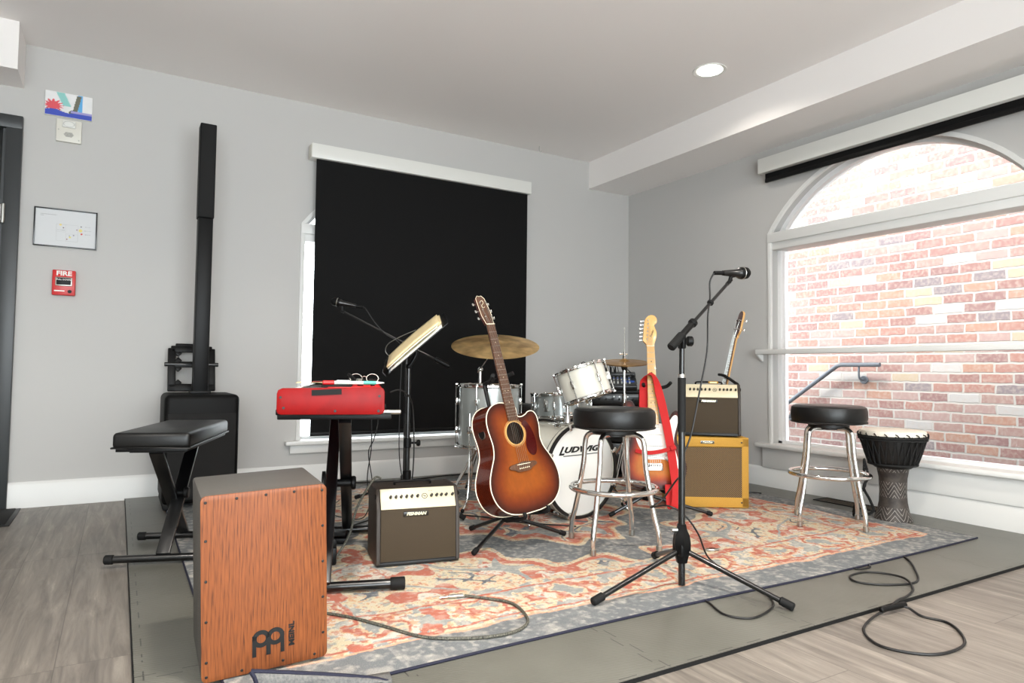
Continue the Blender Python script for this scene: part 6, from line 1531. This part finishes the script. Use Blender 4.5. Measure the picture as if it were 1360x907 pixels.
cable('thin black cable dropping from behind the red piano, left of the twisted pair', [(-2.875, -1.30, .66), (-2.845, -1.36, .60), (-2.842, -1.38, .42), (-2.860, -1.38, .25), (-2.83, -1.36, .10), (-2.80, -1.30, RG + .006), (-2.60, -1.10, RG + .004), (-2.3, -.75, RG + .004), (-1.9, -.50, RG + .004)], .0028)
cable('thin black cable twisting round the first one below the red piano', [(-2.86, -1.25, .67), (-2.80, -1.34, .56), (-2.825, -1.37, .45), (-2.860, -1.39, .38), (-2.835, -1.385, .22), (-2.855, -1.38, .09), (-2.87, -1.25, RG + .006), (-2.95, -1.0, RG + .004), (-2.8, -.7, RG + .004)], .0026)
cable('black cable arching out of the back of the red piano and down to the rug', [(-2.985, -2.02, .705), (-2.93, -1.99, .712), (-2.875, -1.96, .68), (-2.845, -1.93, .60), (-2.84, -1.93, .40), (-2.85, -1.90, .18), (-2.86, -1.80, RG + .006), (-2.80, -1.6, RG + .005), (-2.7, -1.5, RG + .005)], .0032)
cable('black cable lying along the rug behind the small amplifier', [(-3.05, -1.55, RG + .005), (-2.9, -1.35, RG + .005), (-2.7, -1.25, RG + .005), (-2.5, -1.30, RG + .005), (-2.3, -1.45, RG + .005), (-2.15, -1.70, RG + .005), (-1.95, -1.90, RG + .005)], .0034)
cable('black power cable along the back wall behind the drums', [(-3.0, -.12, .016), (-2.6, -.10, .016), (-2.2, -.16, .016), (-1.8, -.10, .016), (-1.4, -.17, .016), (-1.0, -.20, .016)], .0042)
cable('short tangle of black cable on the mat right of the tweed amplifier', [(-.52, -1.55, .017), (-.44, -1.62, .017), (-.36, -1.60, .017), (-.30, -1.68, .017), (-.38, -1.66, .020), (-.44, -1.58, .017), (-.35, -1.52, .017)], .0042)
cable('silver-grey cable across the rug behind the acoustic guitar', [(-2.75, -1.35, RG + .005), (-2.45, -1.05, RG + .005), (-2.25, -.9, RG + .005), (-2.0, -.45, RG + .005)], .0050, 'braid')
# foot pedals near the keyboard stand
t = thing('sustain_pedal', 'small black foot pedal on the rug between piano stand and small amplifier', 'pedal', (-3.065, -1.60, RG), RA(-20))
b = MB(); b.box((0, 0, .014), (.085, .16, .026), bev=.005); b.build('base', 'bk', t)
b = MB(); b.box((0, -.03, .040), (.075, .12, .018), rot=(RA(-8), 0, 0), bev=.004); b.build('treadle', 'bkmat', t)
b = MB(); b.box((0, .055, .0285), (.05, .014, .002)); b.build('label_strip', 'white', t)
t = thing('power_adapter', 'square black power box on the rug beside the foot pedal', 'power adapter', (-3.22, -1.90, RG), RA(-15))
b = MB(); b.box((0, 0, .035), (.12, .14, .07), bev=.008); b.build('casing', 'bk', t)
b = MB(); b.box((.01, -.0705, .058), (.06, .001, .010)); b.build('label_strip', 'white', t)
t = thing('oval_trinket', 'small dark oval trinket with a reddish middle lying on the rug', 'trinket', (-1.675, -2.532, RG), RA(-25))
b = MB(); b.lathe([(0, 0), (.028, 0), (.032, .003), (.028, .008), (0, .011)], n=24, sy=.45); b.build('body', 'steel', t)
b = MB(); b.lathe([(0, .0085), (.018, .0085), (.012, .0115), (0, .013)], n=20, sy=.45); b.build('red_inset', 'mahog', t)

# ------------------------------------------------------------------ light
w_ = bpy.data.worlds.new('sky'); SC.world = w_; w_.use_nodes = True
bg = w_.node_tree.nodes['Background']; bg.inputs[0].default_value = (.92, .96, 1.0, 1); bg.inputs[1].default_value = WORLD
su = bpy.data.lights.new('sun', 'SUN'); su.energy = SUN; su.angle = RA(12); su.color = (1, .96, .9)
so = bpy.data.objects.new('sun', su); COL.objects.link(so); so.rotation_euler = Vector((-.50, .10, .86)).to_track_quat('Z', 'Y').to_euler()
def portal(name, loc, rot, sx, sy):
    l = bpy.data.lights.new(name, 'AREA'); l.shape = 'RECTANGLE'; l.size = sx; l.size_y = sy; l.cycles.is_portal = True
    o = bpy.data.objects.new(name, l); COL.objects.link(o); o.location = loc; o.rotation_euler = rot
portal('daylight_portal', (-3.8, YB - .12, 1.05), (PI / 2, 0, 0), 4.3, 2.1)  # portal of the added window behind the camera
portal('daylight_portal', (.20, WC_R, 1.26), (0, PI / 2, 0), 2.1, 1.75)
portal('daylight_portal', (WC_B, .20, 1.26), (-PI / 2, 0, 0), 1.75, 2.1)
# recessed ceiling lamps; only the first is in the picture
for x, y, p in ((-.92, -1.82, LP * .15), (-3.35, -3.7, LP * 1.6), (-1.2, -4.6, LP), (-5.2, -3.6, LP), (-3.4, -6.0, LP), (-1.2, -6.2, LP)): lamp(x, y, p)
SC.view_settings.view_transform = 'Standard'; SC.view_settings.look = 'None'; SC.view_settings.gamma = 1; SC.view_settings.use_curve_mapping = False
SC.view_settings.exposure = EXPO
SC.cycles.max_bounces = 8; SC.cycles.diffuse_bounces = 5; SC.cycles.glossy_bounces = 4; SC.cycles.sample_clamp_indirect = 6; SC.cycles.caustics_reflective = False; SC.cycles.caustics_refractive = False
try: SC.cycles.use_denoising = True
except Exception: pass
